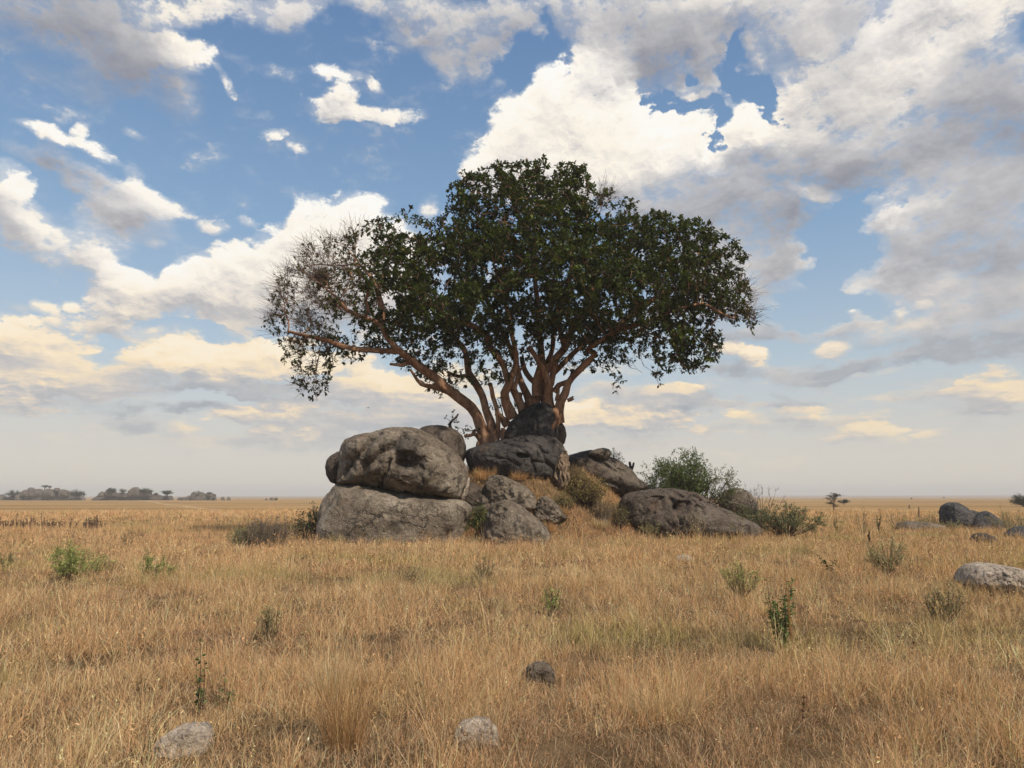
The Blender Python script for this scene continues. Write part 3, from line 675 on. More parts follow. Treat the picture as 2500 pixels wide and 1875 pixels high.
# ------------------------------------------------------------------ bark and leaf materials
def bark_mat(name, lo, mid, hi, scale=1.0):
    m, T, b = new_mat(name)
    pos = T.new('ShaderNodeTexCoord').outputs['Object']
    st = T.vmath('MULTIPLY', pos, (1, 1, .35))
    n1 = T.noise(st, 1.6*scale, 5, .6, .4); n2 = T.noise(st, 14*scale, 5, .65)
    col = T.ramp(n1, [(.3, lo), (.5, mid), (.72, hi)])
    col = T.mix(.6, col, T.ramp(n2, [(.3, (.22, .2, .2)), (.5, (.5, .5, .5)), (.7, (.85, .83, .8))]), 'OVERLAY')
    scar = T.sm(T.noise(st, 5*scale, 4, .6), .60, .68)
    col = T.mix(T.math('MULTIPLY', scar, .6), col, (lo[0]*.35, lo[1]*.35, lo[2]*.35))
    T.l.new(col, b.inputs['Base Color'])
    bm_ = T.new('ShaderNodeBump'); bm_.inputs['Strength'].default_value = 1.0; bm_.inputs['Distance'].default_value = .18
    T.l.new(T.math('MULTIPLY_ADD', n2, .4, n1), bm_.inputs['Height']); T.l.new(bm_.outputs[0], b.inputs['Normal'])
    b.inputs['Roughness'].default_value = .8
    return m
M_BARK = bark_mat('fig_bark', (.16, .078, .042), (.30, .155, .082), (.43, .27, .165))
M_ROOT = bark_mat('pale_root_bark', (.10, .065, .04), (.24, .165, .105), (.36, .27, .18), 3.5)
M_TWIG = bark_mat('twig_bark', (.06, .035, .025), (.12, .07, .05), (.20, .13, .10), 3.0)
M_DEAD = bark_mat('dead_wood', (.05, .035, .03), (.09, .065, .055), (.15, .12, .10), 3.0)
def leaf_mat(name, trans=.3, rough=.5, spec=.4):
    m = bpy.data.materials.new(name); m.use_nodes = True; m.node_tree.nodes.clear(); T = NT(m.node_tree)
    at = T.new('ShaderNodeAttribute', attribute_name='tint')
    b = T.new('ShaderNodeBsdfPrincipled'); b.inputs['Roughness'].default_value = rough; b.inputs['Specular IOR Level'].default_value = spec
    T.l.new(at.outputs['Color'], b.inputs['Base Color'])
    tr = T.new('ShaderNodeBsdfTranslucent'); T.l.new(T.mix(1.0, at.outputs['Color'], (1.25, 1.35, .6), 'MULTIPLY'), tr.inputs[0])
    mx = T.new('ShaderNodeMixShader'); mx.inputs[0].default_value = trans
    T.l.new(b.outputs[0], mx.inputs[1]); T.l.new(tr.outputs[0], mx.inputs[2])
    o = T.new('ShaderNodeOutputMaterial'); T.l.new(mx.outputs[0], o.inputs[0])
    return m
M_LEAF = leaf_mat('leaves', .25, .55, .22)
M_STRAW = leaf_mat('dry_grass_blades', .25, .75, .12)

# ------------------------------------------------------------------ geometry builders
class Geo:
    """collects swept tubes and leaves into one mesh"""
    def __init__(s): s.v = []; s.f3 = []; s.f4 = []; s.c = []; s.n = 0
    def add(s, v, f, c=None):
        f = np.asarray(f)+s.n; s.v.append(v); (s.f3 if f.shape[1] == 3 else s.f4).append(f)
        s.c.append(np.ones((len(v), 3), np.float32)*.5 if c is None else c); s.n += len(v)
    def sweep(s, pts, rads, sides, twist=0.0, lump=0.0, seed=0, cap=True):
        pts = np.asarray(pts, float); n = len(pts)
        if n < 2: return
        tg = np.gradient(pts, axis=0); tg /= np.linalg.norm(tg, axis=1)[:, None]+1e-9
        ref = np.array([0.3, 1, .1]) if abs(tg[0][1]) < .8 else np.array([1, 0, 0.])
        u = np.zeros((n, 3)); x = ref-tg[0]*(ref@tg[0]); x /= np.linalg.norm(x)
        for i in range(n):
            x = x-tg[i]*(x@tg[i]); x /= np.linalg.norm(x)+1e-9; u[i] = x
        w = np.cross(tg, u)
        a = np.arange(sides)*2*np.pi/sides
        r = np.asarray(rads)[:, None]*np.ones((1, sides))
        if lump: r = r*(1+lump*np.sin(a*2+seed+np.arange(n)[:, None]*.25)+lump*.7*np.sin(a*3+seed*2+np.arange(n)[:, None]*.4)+lump*.8*pr_rand(seed, n, sides))
        v = pts[:, None]+r[..., None]*(np.cos(a)[None, :, None]*u[:, None]+np.sin(a)[None, :, None]*w[:, None])
        v = v.reshape(-1, 3); i = (np.arange(n-1)[:, None]*sides+np.arange(sides)[None]).ravel(); j = (np.arange(n-1)[:, None]*sides+(np.arange(sides)[None]+1) % sides).ravel()
        f = np.stack([i, j, j+sides, i+sides], 1)
        if cap:
            v = np.concatenate([v, pts[-1:]+tg[-1:]*rads[-1]*.6]); k = len(v)-1; b = (n-1)*sides+np.arange(sides)
            s.f3.append(np.stack([b, (n-1)*sides+(np.arange(sides)+1) % sides, np.full(sides, k)], 1)+s.n)
        s.add(v, f)
    def twigs(s, A, B, C, r0, r1):
        """many thin bent three sided twigs at once: A -> B -> C"""
        A, B, C = map(np.asarray, (A, B, C)); n = len(A)
        if not n: return
        d = C-A; d /= np.linalg.norm(d, axis=1)[:, None]+1e-9
        u = np.cross(d, np.array([.37, .61, .7])); u /= np.linalg.norm(u, axis=1)[:, None]+1e-9; w = np.cross(d, u)
        V = []
        for Q, r in ((A, r0), (B, (r0+r1)/2), (C, r1)):
            r = np.broadcast_to(np.asarray(r, float), (n,))[:, None]
            for k in range(3):
                a = k*2.0944; V.append(Q+r*(math.cos(a)*u+math.sin(a)*w))
        V = np.stack(V, 1).reshape(-1, 3); b = np.arange(n)[:, None]*9
        q = np.array([[k, (k+1) % 3, (k+1) % 3+3, k+3] for k in range(3)]+[[k+3, (k+1) % 3+3, (k+1) % 3+6, k+6] for k in range(3)])
        s.add(V, (b[:, None]+q[None]).reshape(-1, 4))
    def leaves(s, Pn, D, N, L, W, col, fold=.25, shape=(.45, .95, .75)):
        """Pn base points, D directions, N up hints; two folded quads per leaf"""
        n = len(Pn)
        if not n: return
        D = D/(np.linalg.norm(D, axis=1)[:, None]+1e-9); S = np.cross(D, N); S /= np.linalg.norm(S, axis=1)[:, None]+1e-9; U = np.cross(S, D)
        L = np.broadcast_to(L, (n,))[:, None]; W = np.broadcast_to(W, (n,))[:, None]
        w1, w2, w3 = shape
        mid = lambda t, sag: Pn+D*L*t-U*L*sag
        lft = lambda t, sag, w, sg: Pn+D*L*t-U*L*sag+S*W*w*.5*sg+U*W*fold*w*.5
        V = np.stack([Pn, lft(.35, .02, w2, 1), lft(.75, .06, w3, 1), mid(1, .12), lft(.75, .06, w3, -1), lft(.35, .02, w2, -1)], 1).reshape(-1, 3)
        b = np.arange(n)[:, None]*6
        f = np.concatenate([b+np.array([0, 1, 2, 3]), b+np.array([0, 3, 4, 5])])
        s.add(V, f, np.repeat(col, 6, 0).astype(np.float32))
    def build(s, name, mat, parent=None, smooth=True, loc=None, tint=True):
        v = np.concatenate(s.v); c = np.concatenate(s.c)
        fl = []
        if s.f4: fl.append(np.concatenate(s.f4))
        if s.f3: fl.append(np.concatenate(s.f3))
        return mesh_obj(name, v, fl, mat, parent, smooth, c if tint else None, loc)
def pr_rand(seed, n, k):
    r = np.random.default_rng(int(seed*10)+5).normal(size=(n+4, k))
    return (r[:-4]+r[1:-3]*2+r[2:-2]*2+r[3:-1]*2+r[4:])[:n]/6
def catmull(pts, step):
    pts = [np.asarray(p, float) for p in pts]; P_ = [2*pts[0]-pts[1]]+pts+[2*pts[-1]-pts[-2]]; out = []
    for i in range(1, len(P_)-2):
        a, b, c, d = P_[i-1:i+3]; k = max(1, int(np.linalg.norm((c-b)[:3])/step))
        for t in np.arange(k)/k:
            out.append(.5*((2*b)+(c-a)*t+(2*a-5*b+4*c-d)*t*t+(3*b-a-3*c+d)*t**3))
    out.append(P_[-2]); return np.array(out)
def unit(v): return v/(np.linalg.norm(v, axis=-1, keepdims=True)+1e-9)
def rdir(n, r=None):
    r = r or rng; return unit(r.normal(size=(n, 3)))
def inside_poly(x, y, poly):
    poly = np.asarray(poly, float); c = np.zeros(len(x), bool); j = len(poly)-1
    for i in range(len(poly)):
        xi, yi = poly[i]; xj, yj = poly[j]
        m = ((yi > y) != (yj > y)) & (x < (xj-xi)*(y-yi)/(yj-yi+1e-12)+xi); c ^= m; j = i
    return c
def edge_dist(x, y, poly):
    poly = np.asarray(poly, float); best = np.full(len(x), 1e9)
    for i in range(len(poly)):
        (x1, y1), (x2, y2) = poly[i-1], poly[i]; vx, vy = x2-x1, y2-y1
        t = np.clip(((x-x1)*vx+(y-y1)*vy)/(vx*vx+vy*vy+1e-9), 0, 1); best = np.minimum(best, np.hypot(x-x1-t*vx, y-y1-t*vy))
    return best

# ------------------------------------------------------------------ the fig tree on the rocks
zA = Z(600, 380, .4461); zB = Z(1200, 380, .4461)
CROWN = [(x*1.1302, y*1.1302) for x, y in [
 (575, 690), (592, 640), (600, 605), (628, 575), (660, 545), (692, 520), (740, 507), (778, 490), (800, 480), (835, 472), (862, 470), (880, 450), (900, 474), (935, 480), (960, 458), (976, 440), (968, 405), (990, 385), (1003, 370), (1040, 372), (1065, 355), (1100, 350), (1150, 352), (1200, 349), (1222, 346), (1240, 362), (1264, 360), (1274, 385), (1275, 405), (1300, 415), (1326, 412), (1336, 440), (1350, 428), (1375, 445), (1420, 456), (1450, 475), (1500, 476), (1515, 488), (1555, 508), (1600, 528), (1614, 550), (1592, 582), (1615, 615), (1626, 655), (1638, 690), (1630, 712), (1600, 706), (1560, 692), (1535, 692), (1530, 715), (1555, 735), (1560, 755), (1538, 785), (1520, 806), (1485, 803), (1468, 790), (1442, 803), (1420, 828), (1400, 812), (1370, 800), (1342, 805), (1326, 846), (1312, 805), (1272, 795), (1240, 815), (1215, 795), (1170, 775), (1130, 790), (1110, 822), (1085, 842), (1050, 838), (1010, 830), (985, 850), (950, 864), (925, 832), (900, 815), (870, 800), (850, 780), (815, 762), (780, 775), (755, 785), (735, 778), (720, 800), (708, 860), (680, 873), (655, 850), (640, 830), (620, 790), (612, 760), (600, 730)]]
def build_fig():
    R = np.random.default_rng(5)
    YC = 40.6
    # limbs: (points in photograph pixels with depth, start radius px, end radius px)
    limb = []
    def L(pts, ys, r0, r1):
        k = len(pts); ys = np.interp(np.linspace(0, 1, k), np.linspace(0, 1, len(ys)), ys)
        rr = np.interp(np.linspace(0, 1, k), [0, 1], [r0, r1])*1.14
        q = [np.append(np.array(P(px, py, y)), r*y/F) for (px, py), y, r in zip(pts, ys, rr)]
        limb.append(catmull(q, .3))
    L(z3([(662, 1135), (650, 1040), (600, 900), (545, 780), (480, 690), (370, 590), (240, 490), (130, 400), (0, 295)])+zA([(900, 1112), (830, 1060), (770, 990), (735, 930), (700, 905), (620, 875), (555, 845), (510, 790)]), [40.1, 39.9, 38.9, 38.2, 37.8], 13, 4)
    L(zA([(840, 1075), (740, 1072), (640, 1062), (540, 1040), (440, 1010), (330, 985), (230, 960)]), [39.0, 38.4, 37.9], 7, 3)
    L(zA([(1010, 1200), (960, 1170), (900, 1130), (850, 1145), (790, 1140)]), [39.5, 38.6], 6, 2.5)
    L(zA([(735, 930), (745, 850), (730, 770), (700, 690), (650, 620)]), [38.5, 38.9, 40.2], 8, 3)
    L(zA([(1115, 1290), (1040, 1262), (960, 1250), (900, 1170)]), [39.7, 38.6], 7, 2.5)
    L(z3([(702, 1110), (700, 980), (690, 870), (630, 700), (590, 560), (520, 400), (450, 280), (430, 180)])+zA([(1190, 1060), (1130, 980), (1060, 900)]), [40.4, 40.6, 41.4, 42.6], 11, 4.5)
    L(z3([(640, 700), (600, 560), (480, 330), (330, 330), (200, 280)]), [40.8, 41.6, 42.2], 7, 3)
    L(z3([(782, 1090), (795, 1000), (792, 850), (760, 700), (722, 560), (715, 470), (700, 400)]), [40.1, 40.1], 5.5, 4)
    L(z3([(715, 1100), (718, 980), (712, 880)]), [39.7, 39.9], 4, 3)
    L(z3([(960, 830), (925, 740), (890, 640), (880, 530), (925, 430), (955, 330), (985, 200), (985, 60), (975, -40)])+zA([(1420, 780), (1400, 690)]), [40.5, 40.0, 39.6, 39.0], 9.5, 4)
    L(z3([(975, 480), (1015, 330), (1040, 250), (1110, 185)]), [39.9, 39.6], 5, 2)
    L(z3([(1060, 740), (1040, 660), (1010, 590), (965, 490), (900, 380), (840, 190), (770, 80), (700, 0)])+zA([(1310, 980), (1260, 940), (1190, 912), (1110, 895), (1040, 830), (960, 790)]), [40.6, 40.2, 39.2, 38.2], 9, 4.5)
    L(z3([(1190, 700), (1140, 590), (1080, 470), (1030, 330), (1000, 200), (960, 60)])+zA([(1330, 800), (1290, 700)]), [41.0, 41.3, 42.5], 9.5, 4)
    L(z3([(1235, 690), (1235, 560), (1225, 430), (1150, 340), (1090, 230), (1060, 100)]), [40.8, 41.0, 41.8], 8.5, 4.5)
    L(z3([(1240, 560), (1240, 400), (1270, 290), (1290, 200), (1290, 60)])+zB([(250, 850), (240, 720), (230, 580), (250, 440), (260, 300)]), [40.6, 40.6, 41.2, 41.0], 9.5, 3.5)
    L(z3([(1400, 720), (1385, 560), (1375, 420), (1320, 290), (1250, 140), (1200, 60), (1150, -20)]), [40.4, 40.0, 39.4], 8.5, 4.5)
    L(z3([(1395, 440), (1430, 280), (1470, 120), (1540, -10)])+zB([(360, 890), (390, 780), (430, 650), (440, 500)]), [40.2, 40.3, 41.2], 6.5, 4)
    L(z3([(1330, 700), (1300, 590), (1310, 420), (1350, 200), (1410, 20)])+zB([(350, 860), (380, 780)]), [41.1, 41.6, 42.6], 8, 4.5)
    L(z3([(1470, 860), (1468, 740), (1500, 620), (1560, 530), (1600, 410), (1690, 290), (1790, 180), (1890, 60)])+zB([(520, 1060), (600, 1010), (660, 970), (760, 935), (870, 900), (970, 860), (1060, 830)]), [40.4, 40.0, 39.2, 38.6, 38.2], 10.5, 3)
    L(zB([(300, 1190), (340, 1120), (400, 1050), (440, 960), (500, 870), (540, 790), (600, 700), (660, 600), (720, 500)]), [40.4, 40.8, 41.6, 42.2], 9.5, 4)
    L(zB([(330, 1200), (380, 1150), (450, 1080), (540, 1020), (640, 1000), (740, 1000), (840, 980)]), [40.6, 41.4, 42.8], 6, 3)
    L(zB([(530, 800), (560, 700), (520, 600), (500, 500), (520, 380)]), [41.5, 40.4, 39.6], 7, 3)
    L(zB([(660, 960), (760, 880), (860, 800), (980, 740), (1100, 700), (1200, 680)]), [38.9, 40.2, 41.2], 7, 3)
    L(zB([(450, 1170), (430, 1230), (370, 1260), (340, 1300)])[::-1], [40.3, 40.0], 6, 4)
    L(zB([(1060, 830), (1160, 810), (1250, 860), (1330, 890)]), [38.5, 39.0], 4, 2)
    n_main = len(limb)
    # nodes of the growing skeleton
    pos = []; par = []; rad0 = []
    for lb in limb:
        last = -1
        # join to the nearest earlier node when it starts close to one
        if pos:
            d = np.linalg.norm(np.array(pos)-lb[0, :3], axis=1); k = int(d.argmin())
            if d[k] < .55: last = k
        for q in lb:
            pos.append(q[:3]); par.append(last); rad0.append(q[3]); last = len(pos)-1
    pos = np.array(pos); par = list(par); rad0 = np.array(rad0)
    nfix = len(pos)
    # attraction points fill the crown
    M = 60000; cx = np.array(CROWN); ax = R.uniform(cx[:, 0].min(), cx[:, 0].max(), M); ay = R.uniform(cx[:, 1].min(), cx[:, 1].max(), M)
    ok = inside_poly(ax, ay, CROWN); ax, ay = ax[ok], ay[ok]
    ed = edge_dist(ax, ay, CROWN)*YC/F
    dens = 1.0-.45*sstep(ay, 800, 900)*sstep(ax, 900, 1050)*(1-sstep(ax, 1560, 1700))
    dens *= 1-.35*(1-sstep(ax, 830, 960)); dens = np.where(ed < 1.2, np.maximum(dens, .8), dens)
    hol = perlin2(ax/70, ay/70, 5); dens *= np.where(hol < -.30, .25, 1)
    keep = R.random(len(ax)) < dens; ax, ay, ed = ax[keep][:9500], ay[keep][:9500], ed[keep][:9500]
    T = np.minimum(.6+1.35*ed, 6.2); yy = YC-.4+R.uniform(-1, 1, len(ax))*T
    a_ = (ax-1250)/F; b_ = (937.5-ay)/F; dy = CP-b_*SP; dz = SP+b_*CP; t = yy/dy
    att = np.stack([a_*t, yy, CAM_H+dz*t], 1)
    D = np.full(len(att), 1e9); near = np.zeros(len(att), int)
    def upd(start, arr):
        for s in range(0, len(arr), 400):
            d = np.linalg.norm(att[:, None]-arr[None, s:s+400], axis=2); k = d.argmin(1); dm = d[np.arange(len(att)), k]
            m = dm < D; D[m] = dm[m]; near[m] = start+s+k[m]
    cand = np.where(pos[:, 2] > P(1250, 960, 40).z)[0]
    D_pos = pos.copy(); D_pos[np.setdiff1d(np.arange(nfix), cand)] += 500
    upd(0, D_pos)
    alive = np.ones(len(att), bool); step = .34; kill = .40
    allp = [pos]; n = nfix; cur = pos.copy()
    for it in range(75):
        alive &= D > kill
        act = alive & (D < 5.5)
        if not act.any(): break
        ids = near[act]; dirs = unit(att[act]-cur[ids])
        u, inv = np.unique(ids, return_inverse=True); acc = np.zeros((len(u), 3)); np.add.at(acc, inv, dirs)
        newp = cur[u]+unit(unit(acc)+R.normal(size=(len(u), 3))*.16+np.array([0, 0, .05]))*step
        par += list(u); start = len(cur); cur = np.concatenate([cur, newp]); upd(start, newp)
    par = np.array(par); n = len(cur)
    # pipe model radii
    kids = [[] for _ in range(n)]
    for i, p_ in enumerate(par):
        if p_ >= 0: kids[p_].append(i)
    order = np.argsort(-np.array([i for i in range(n)]))
    acc = np.zeros(n); rad = np.zeros(n)
    for i in range(n-1, -1, -1):
        rad[i] = max(acc[i], .010**2.2)**(1/2.2) if i >= nfix else max(rad0[i], min(max(acc[i], 1e-9)**(1/2.2), rad0[i]*1.15))
        if par[i] >= 0 and i >= nfix: acc[par[i]] += rad[i]**2.2
        elif par[i] >= 0: acc[par[i]] += acc[i]
    rad[nfix:] = np.minimum(rad[nfix:], .11)
    root = empty('fig_tree', (P(1250, 1060, YC).x, YC, P(1250, 1060, YC).z))
    tag(root, 'large fig tree with a broad dark crown growing out of the boulders', 'tree')
    trunk = Geo(); br = Geo()
    for li, lb in enumerate(limb):
        r = lb[:, 3].copy(); k = min(6, len(r))
        if li in (0, 5, 9, 12, 13, 14, 15, 18): r[:k] *= np.linspace(1.3, 1.0, k)
        wig = np.stack([perlin2(np.arange(len(r))*.23+li*9, np.full(len(r), .5+k_), 3) for k_ in range(3)], 1)*r[:, None]*.5
        trunk.sweep(lb[:, :3]+wig, r, 12, lump=.12, seed=li+1)
    # chains of grown branches
    used = np.zeros(n, bool)
    for i in range(nfix, n):
        if used[i] or (par[i] >= nfix and max(kids[par[i]], key=lambda q: rad[q]) == i): continue
        ch = [par[i], i]; used[i] = True; c = i
        while kids[c]:
            c = max(kids[c], key=lambda q: rad[q]); ch.append(c); used[c] = True
        rr = rad[ch]; rr[0] = min(rr[0], rr[1]*1.15); pp = cur[ch]
        br.sweep(pp, rr, 7 if rr[1] > .05 else (5 if rr[1] > .022 else 3), cap=False)
    # twigs and leaf rosettes
    tips = np.array([i for i in range(nfix, n) if rad[i] < .035])
    tp = cur[tips]; X_, Y_ = px_of(tp)
    dry = np.clip(1-sstep(X_, 740, 960), 0, 1)*(.25+.75*sstep(-Y_, -880, -690))*.95   # thin, twiggy left side
    dry = np.maximum(dry, .55*sstep(-np.hypot((X_-1480)/60, (Y_-500)/45), -1.3, -.4))
    dry = np.maximum(dry, .7*sstep(X_, 1740, 1850)*sstep(Y_, 640, 720))
    low = sstep(Y_, 790, 860)*sstep(X_, 930, 1040)*(1-sstep(X_, 1560, 1700))
    terminal = np.array([len(kids[i]) == 0 for i in tips])
    cnt = np.where(terminal, 6, 3)+(R.random(len(tips)) < .5)
    left = 1-sstep(X_, 850, 980)
    cnt = np.maximum(0, np.round(cnt*(1-.55*low)*(1-.58*left))).astype(int)
    gap = perlin3(tp*.50+3, 4); gap2 = perlin3(tp*1.1, 6)
    cnt = np.where((gap < -.22) & (R.random(len(tips)) < .75), 0, cnt); cnt = np.where((gap2 < -.30) & (R.random(len(tips)) < .6), 0, cnt)
    idx = np.repeat(np.arange(len(tips)), cnt)
    A = tp[idx]; cen = np.array(P(1250, 900, YC)); outd = unit(A-cen)
    d = unit(rdir(len(A), R)+outd*.55+np.array([0, 0, .35])); ln = R.uniform(.16, .46, len(A))*(1+.8*dry[idx]*R.random(len(A)))
    C = A+d*ln[:, None]; B = (A+C)/2+rdir(len(A), R)*.04
    tw = Geo(); tw.twigs(A, B, C, .009, .004)
    # extra bare twigs on the dry side
    dm = np.repeat(np.arange(len(tips)), (R.random(len(tips)) < dry*.95)*4)
    if len(dm):
        A2 = tp[dm]; d2 = unit(rdir(len(dm), R)+unit(A2-cen)*.9+np.array([0, 0, .5])); C2 = A2+d2*R.uniform(.5, 1.45, len(dm))[:, None]
        tw.twigs(A2, (A2+C2)/2+rdir(len(dm), R)*.08, C2, .010, .004)
        A3 = A2+(C2-A2)*R.uniform(.3, .8, (len(dm), 1)); C3 = A3+unit(d2+rdir(len(dm), R)*.8)*R.uniform(.15, .45, (len(dm), 1))
        tw.twigs(A3, (A3+C3)/2, C3, .006, .003)
    lf = Geo()
    per = R.integers(4, 8, len(C)); per = np.where(R.random(len(C)) < dry[idx]*.80, R.integers(0, 3, len(C)), per)
    k = np.repeat(np.arange(len(C)), per)
    ax0 = unit(C-A)[k]; n_ = len(k)
    dd = unit(ax0*.55+rdir(n_, R)*.95+np.array([0, 0, -.05])); along = R.uniform(.0, .16, n_)
    base = C[k]-ax0*along[:, None]
    size = R.uniform(.14, .26, n_)*(1-.25*dry[idx][k])
    hue = R.random(n_)[:, None]; brt = np.exp(R.normal(0, .28, n_))[:, None]*(1+.55*perlin3(A[k]*.55, 8))[:, None]
    col = (np.array([.030, .047, .010])*(1-hue)+np.array([.078, .092, .015])*hue)*brt
    old = (R.random(n_) < .03+.25*dry[idx][k])[:, None]; col = np.where(old, np.array([.13, .07, .025])*brt, col)
    lf.leaves(base, dd, unit(rdir(n_, R)*.5+np.array([0, 0, 1])), size, size*R.uniform(.5, .66, n_), np.clip(col, .008, .25))
    to = trunk.build('trunk', M_BARK, root, loc=tuple(root.location), tint=False)
    br.build('branches', M_BARK, root, loc=tuple(root.location), tint=False)
    tw.build('twigs', M_TWIG, root, loc=tuple(root.location), tint=False)
    lf.build('crown', M_LEAF, root, smooth=False, loc=tuple(root.location))
    print('fig nodes', n, 'leaves', n_)
    # roots: a pale braid down the right of the broad boulder, others gripping the rocks
    def Rt(pts, ys, r0, r1, mat=M_BARK, lump=.30):
        kk = len(pts); ys = np.interp(np.linspace(0, 1, kk), np.linspace(0, 1, len(ys)), ys)
        q = catmull([np.append(np.array(P(px, py, y)), r*y/F) for (px, py), y, r in zip(pts, ys, np.linspace(r0, r1, kk))], .10)
        wob = np.stack([perlin2(np.arange(len(q))*.35+pts[0][0], np.full(len(q), .5+k_), 3) for k_ in range(3)], 1)*(.16 if mat is M_ROOT else .08)
        g = Geo(); g.sweep(q[:, :3]+wob, q[:, 3], 9, lump=lump, seed=int(pts[0][0]) % 17+1); g.build('root', mat, root, loc=tuple(root.location), tint=False)
    for dx, r0, r1, y1 in ((0, 2.5, 3.4, 37.0), (14, 2, 2.6, 36.9), (-16, 2, 2.4, 37.1), (28, 1.6, 2.2, 37.1), (38, 2.0, 2.6, 37.2), (6, 1.2, 1.8, 36.8)):
        Rt(z1([(1640+dx*3, 388-dx*.3), (1790+dx, 366+dx*.3), (1868+dx, 378), (1915+dx*.9, 420), (1938+dx, 480), (1944+dx*1.1, 550), (1952+dx*1.2, 620), (1958+dx*1.3, 740)]), [39.6, 38.8, 37.9, 37.4, y1], r0*.7, r1*1.5, M_ROOT)
    Rt(z1([(1975, 470), (1990, 540), (2000, 590), (1985, 640), (1990, 720)]), [37.7, 37.3], 5, 6, M_ROOT)
    Rt(z1([(1940, 440), (1960, 520), (1985, 560)]), [37.6, 37.3], 4, 4, M_ROOT)
    Rt(z3([(1480, 720), (1500, 780), (1490, 850), (1470, 900)]), [40.2, 39.9], 8, 4)
    Rt(z3([(1440, 690), (1460, 770), (1455, 860), (1430, 930)]), [39.6, 39.1], 7, 3)
    Rt(z3([(1500, 700), (1530, 735), (1556, 730)]), [40.0, 40.0], 4, 1.5)
    Rt(z3([(1590, 600), (1620, 580), (1650, 562)]), [39.8, 39.8], 5, 1.5)
    Rt(z3([(1590, 600), (1625, 600), (1658, 588)]), [39.8, 39.8], 4, 1.2)
    Rt(z3([(1490, 600), (1485, 540), (1492, 470)]), [39.8, 39.8], 5, 2)
    Rt(z3([(600, 1100), (570, 1030), (500, 1010), (395, 1022)]), [40.0, 39.6], 7, 4)
    Rt(z3([(575, 1150), (575, 1080), (555, 1020)]), [39.9, 39.8], 6, 5)
    Rt(z3([(500, 1015), (520, 960), (560, 950)]), [39.9, 39.8], 4, 2)
    Rt(z3([(900, 900), (840, 830), (790, 770), (750, 760)]), [40.4, 40.2], 8, 4)
    Rt(z3([(1100, 740), (1060, 640), (1030, 560), (1040, 520)]), [41.2, 41.2], 7, 5)
    for x0, x1 in ((860, 830), (900, 885), (935, 925), (760, 745), (830, 850)):
        Rt(z3([(x0, 1070), (x1, 1000), (x1+8, 930)]), [39.6, 40.0], 5, 3)
    return root
fig = build_fig()

# little leafy shoots about the stems
def sprig(name, label, cat, pts, ys, r0, r1, nl, size=.16, spread=.35, col=(.035, .055, .016), mat=M_DEAD, leaf_from=.4, group=None, side=6):
    R = np.random.default_rng(int(abs(pts[0][0])*7) % 9999)
    k = len(pts); ys = np.interp(np.linspace(0, 1, k), np.linspace(0, 1, len(ys)), ys)
    q = catmull([np.append(np.array(P(px, py, y)), r*y/F) for (px, py), y, r in zip(pts, ys, np.linspace(r0, r1, k))], .08*ys[0]/40)
    root = empty(name, tuple(q[0, :3])); tag(root, label, cat, group)
    g = Geo(); g.sweep(q[:, :3], q[:, 3], side, lump=.08)
    j = (len(q)*(leaf_from+(1-leaf_from)*R.random(nl//4+1))).astype(int).clip(0, len(q)-1)
    A = q[j, :3]; C = A+unit(rdir(len(A), R)+np.array([0, 0, .2]))*spread*R.uniform(.3, 1, (len(A), 1))
    g.twigs(A, (A+C)/2+rdir(len(A), R)*.02*spread, C, r1*ys[0]/F*.5, r1*ys[0]/F*.25)
    g.build('stem', mat, root, loc=tuple(root.location), tint=False)
    kk = np.repeat(np.arange(len(A)), 4); n_ = len(kk); lf = Geo(); c = np.array(col)*np.exp(R.normal(0, .3, n_))[:, None]
    s = size*R.uniform(.6, 1.1, n_)
    lf.leaves(C[kk]+rdir(n_, R)*size*.3, rdir(n_, R), rdir(n_, R), s, s*.6, c); lf.build('leaves', M_LEAF, root, smooth=False, loc=tuple(root.location))
    return root
sprig('shoot', 'short dead stub with a few leaves behind the dark boulder peeking over the perched one', 'shoot', z3([(240, 920), (225, 880), (260, 840), (300, 800), (325, 762)]), [39.2], 4.5, 2, 30, spread=.7, leaf_from=0)
sprig('shoot', 'leafy shoot trailing left of the leftmost big stem', 'shoot', z3([(560, 960), (500, 950), (430, 960), (370, 930)]), [39.7], 1.6, .8, 40, spread=.6)
sprig('shoot', 'thin leafy shoot rising in the gap between the slender stem and the S shaped stem', 'shoot', z3([(850, 850), (835, 740), (810, 650), (780, 590)]), [40.3], 1.6, .7, 44, spread=.8, leaf_from=.1)
sprig('shoot', 'low leafy shoot right of the S shaped stem foot', 'shoot', z3([(960, 760), (985, 680), (970, 620), (1010, 700)]), [40.9], 1.5, .7, 32, spread=.6, leaf_from=.1)
# ------------------------------------------------------------------ shrubs, weeds and far trees
def seat(px, py):
    """depth at which the line of sight through (px, py) meets the ground"""
    for Y in np.arange(5, 70, .1):
        q = P(px, py, Y)
        if q.z <= gz(q.x, q.y): return float(Y)
    return 60.0
def gz(x, y): return float(ground_z(np.array([x]), np.array([y]))[0])
TAN = np.array([.50, .308, .165]); PINK = np.array([.46, .265, .14]); OLIVE = np.array([.25, .235, .085]); UMB = np.array([.17, .11, .07]); STRAW = np.array([.58, .46, .29]); RUST = np.array([.36, .19, .075])

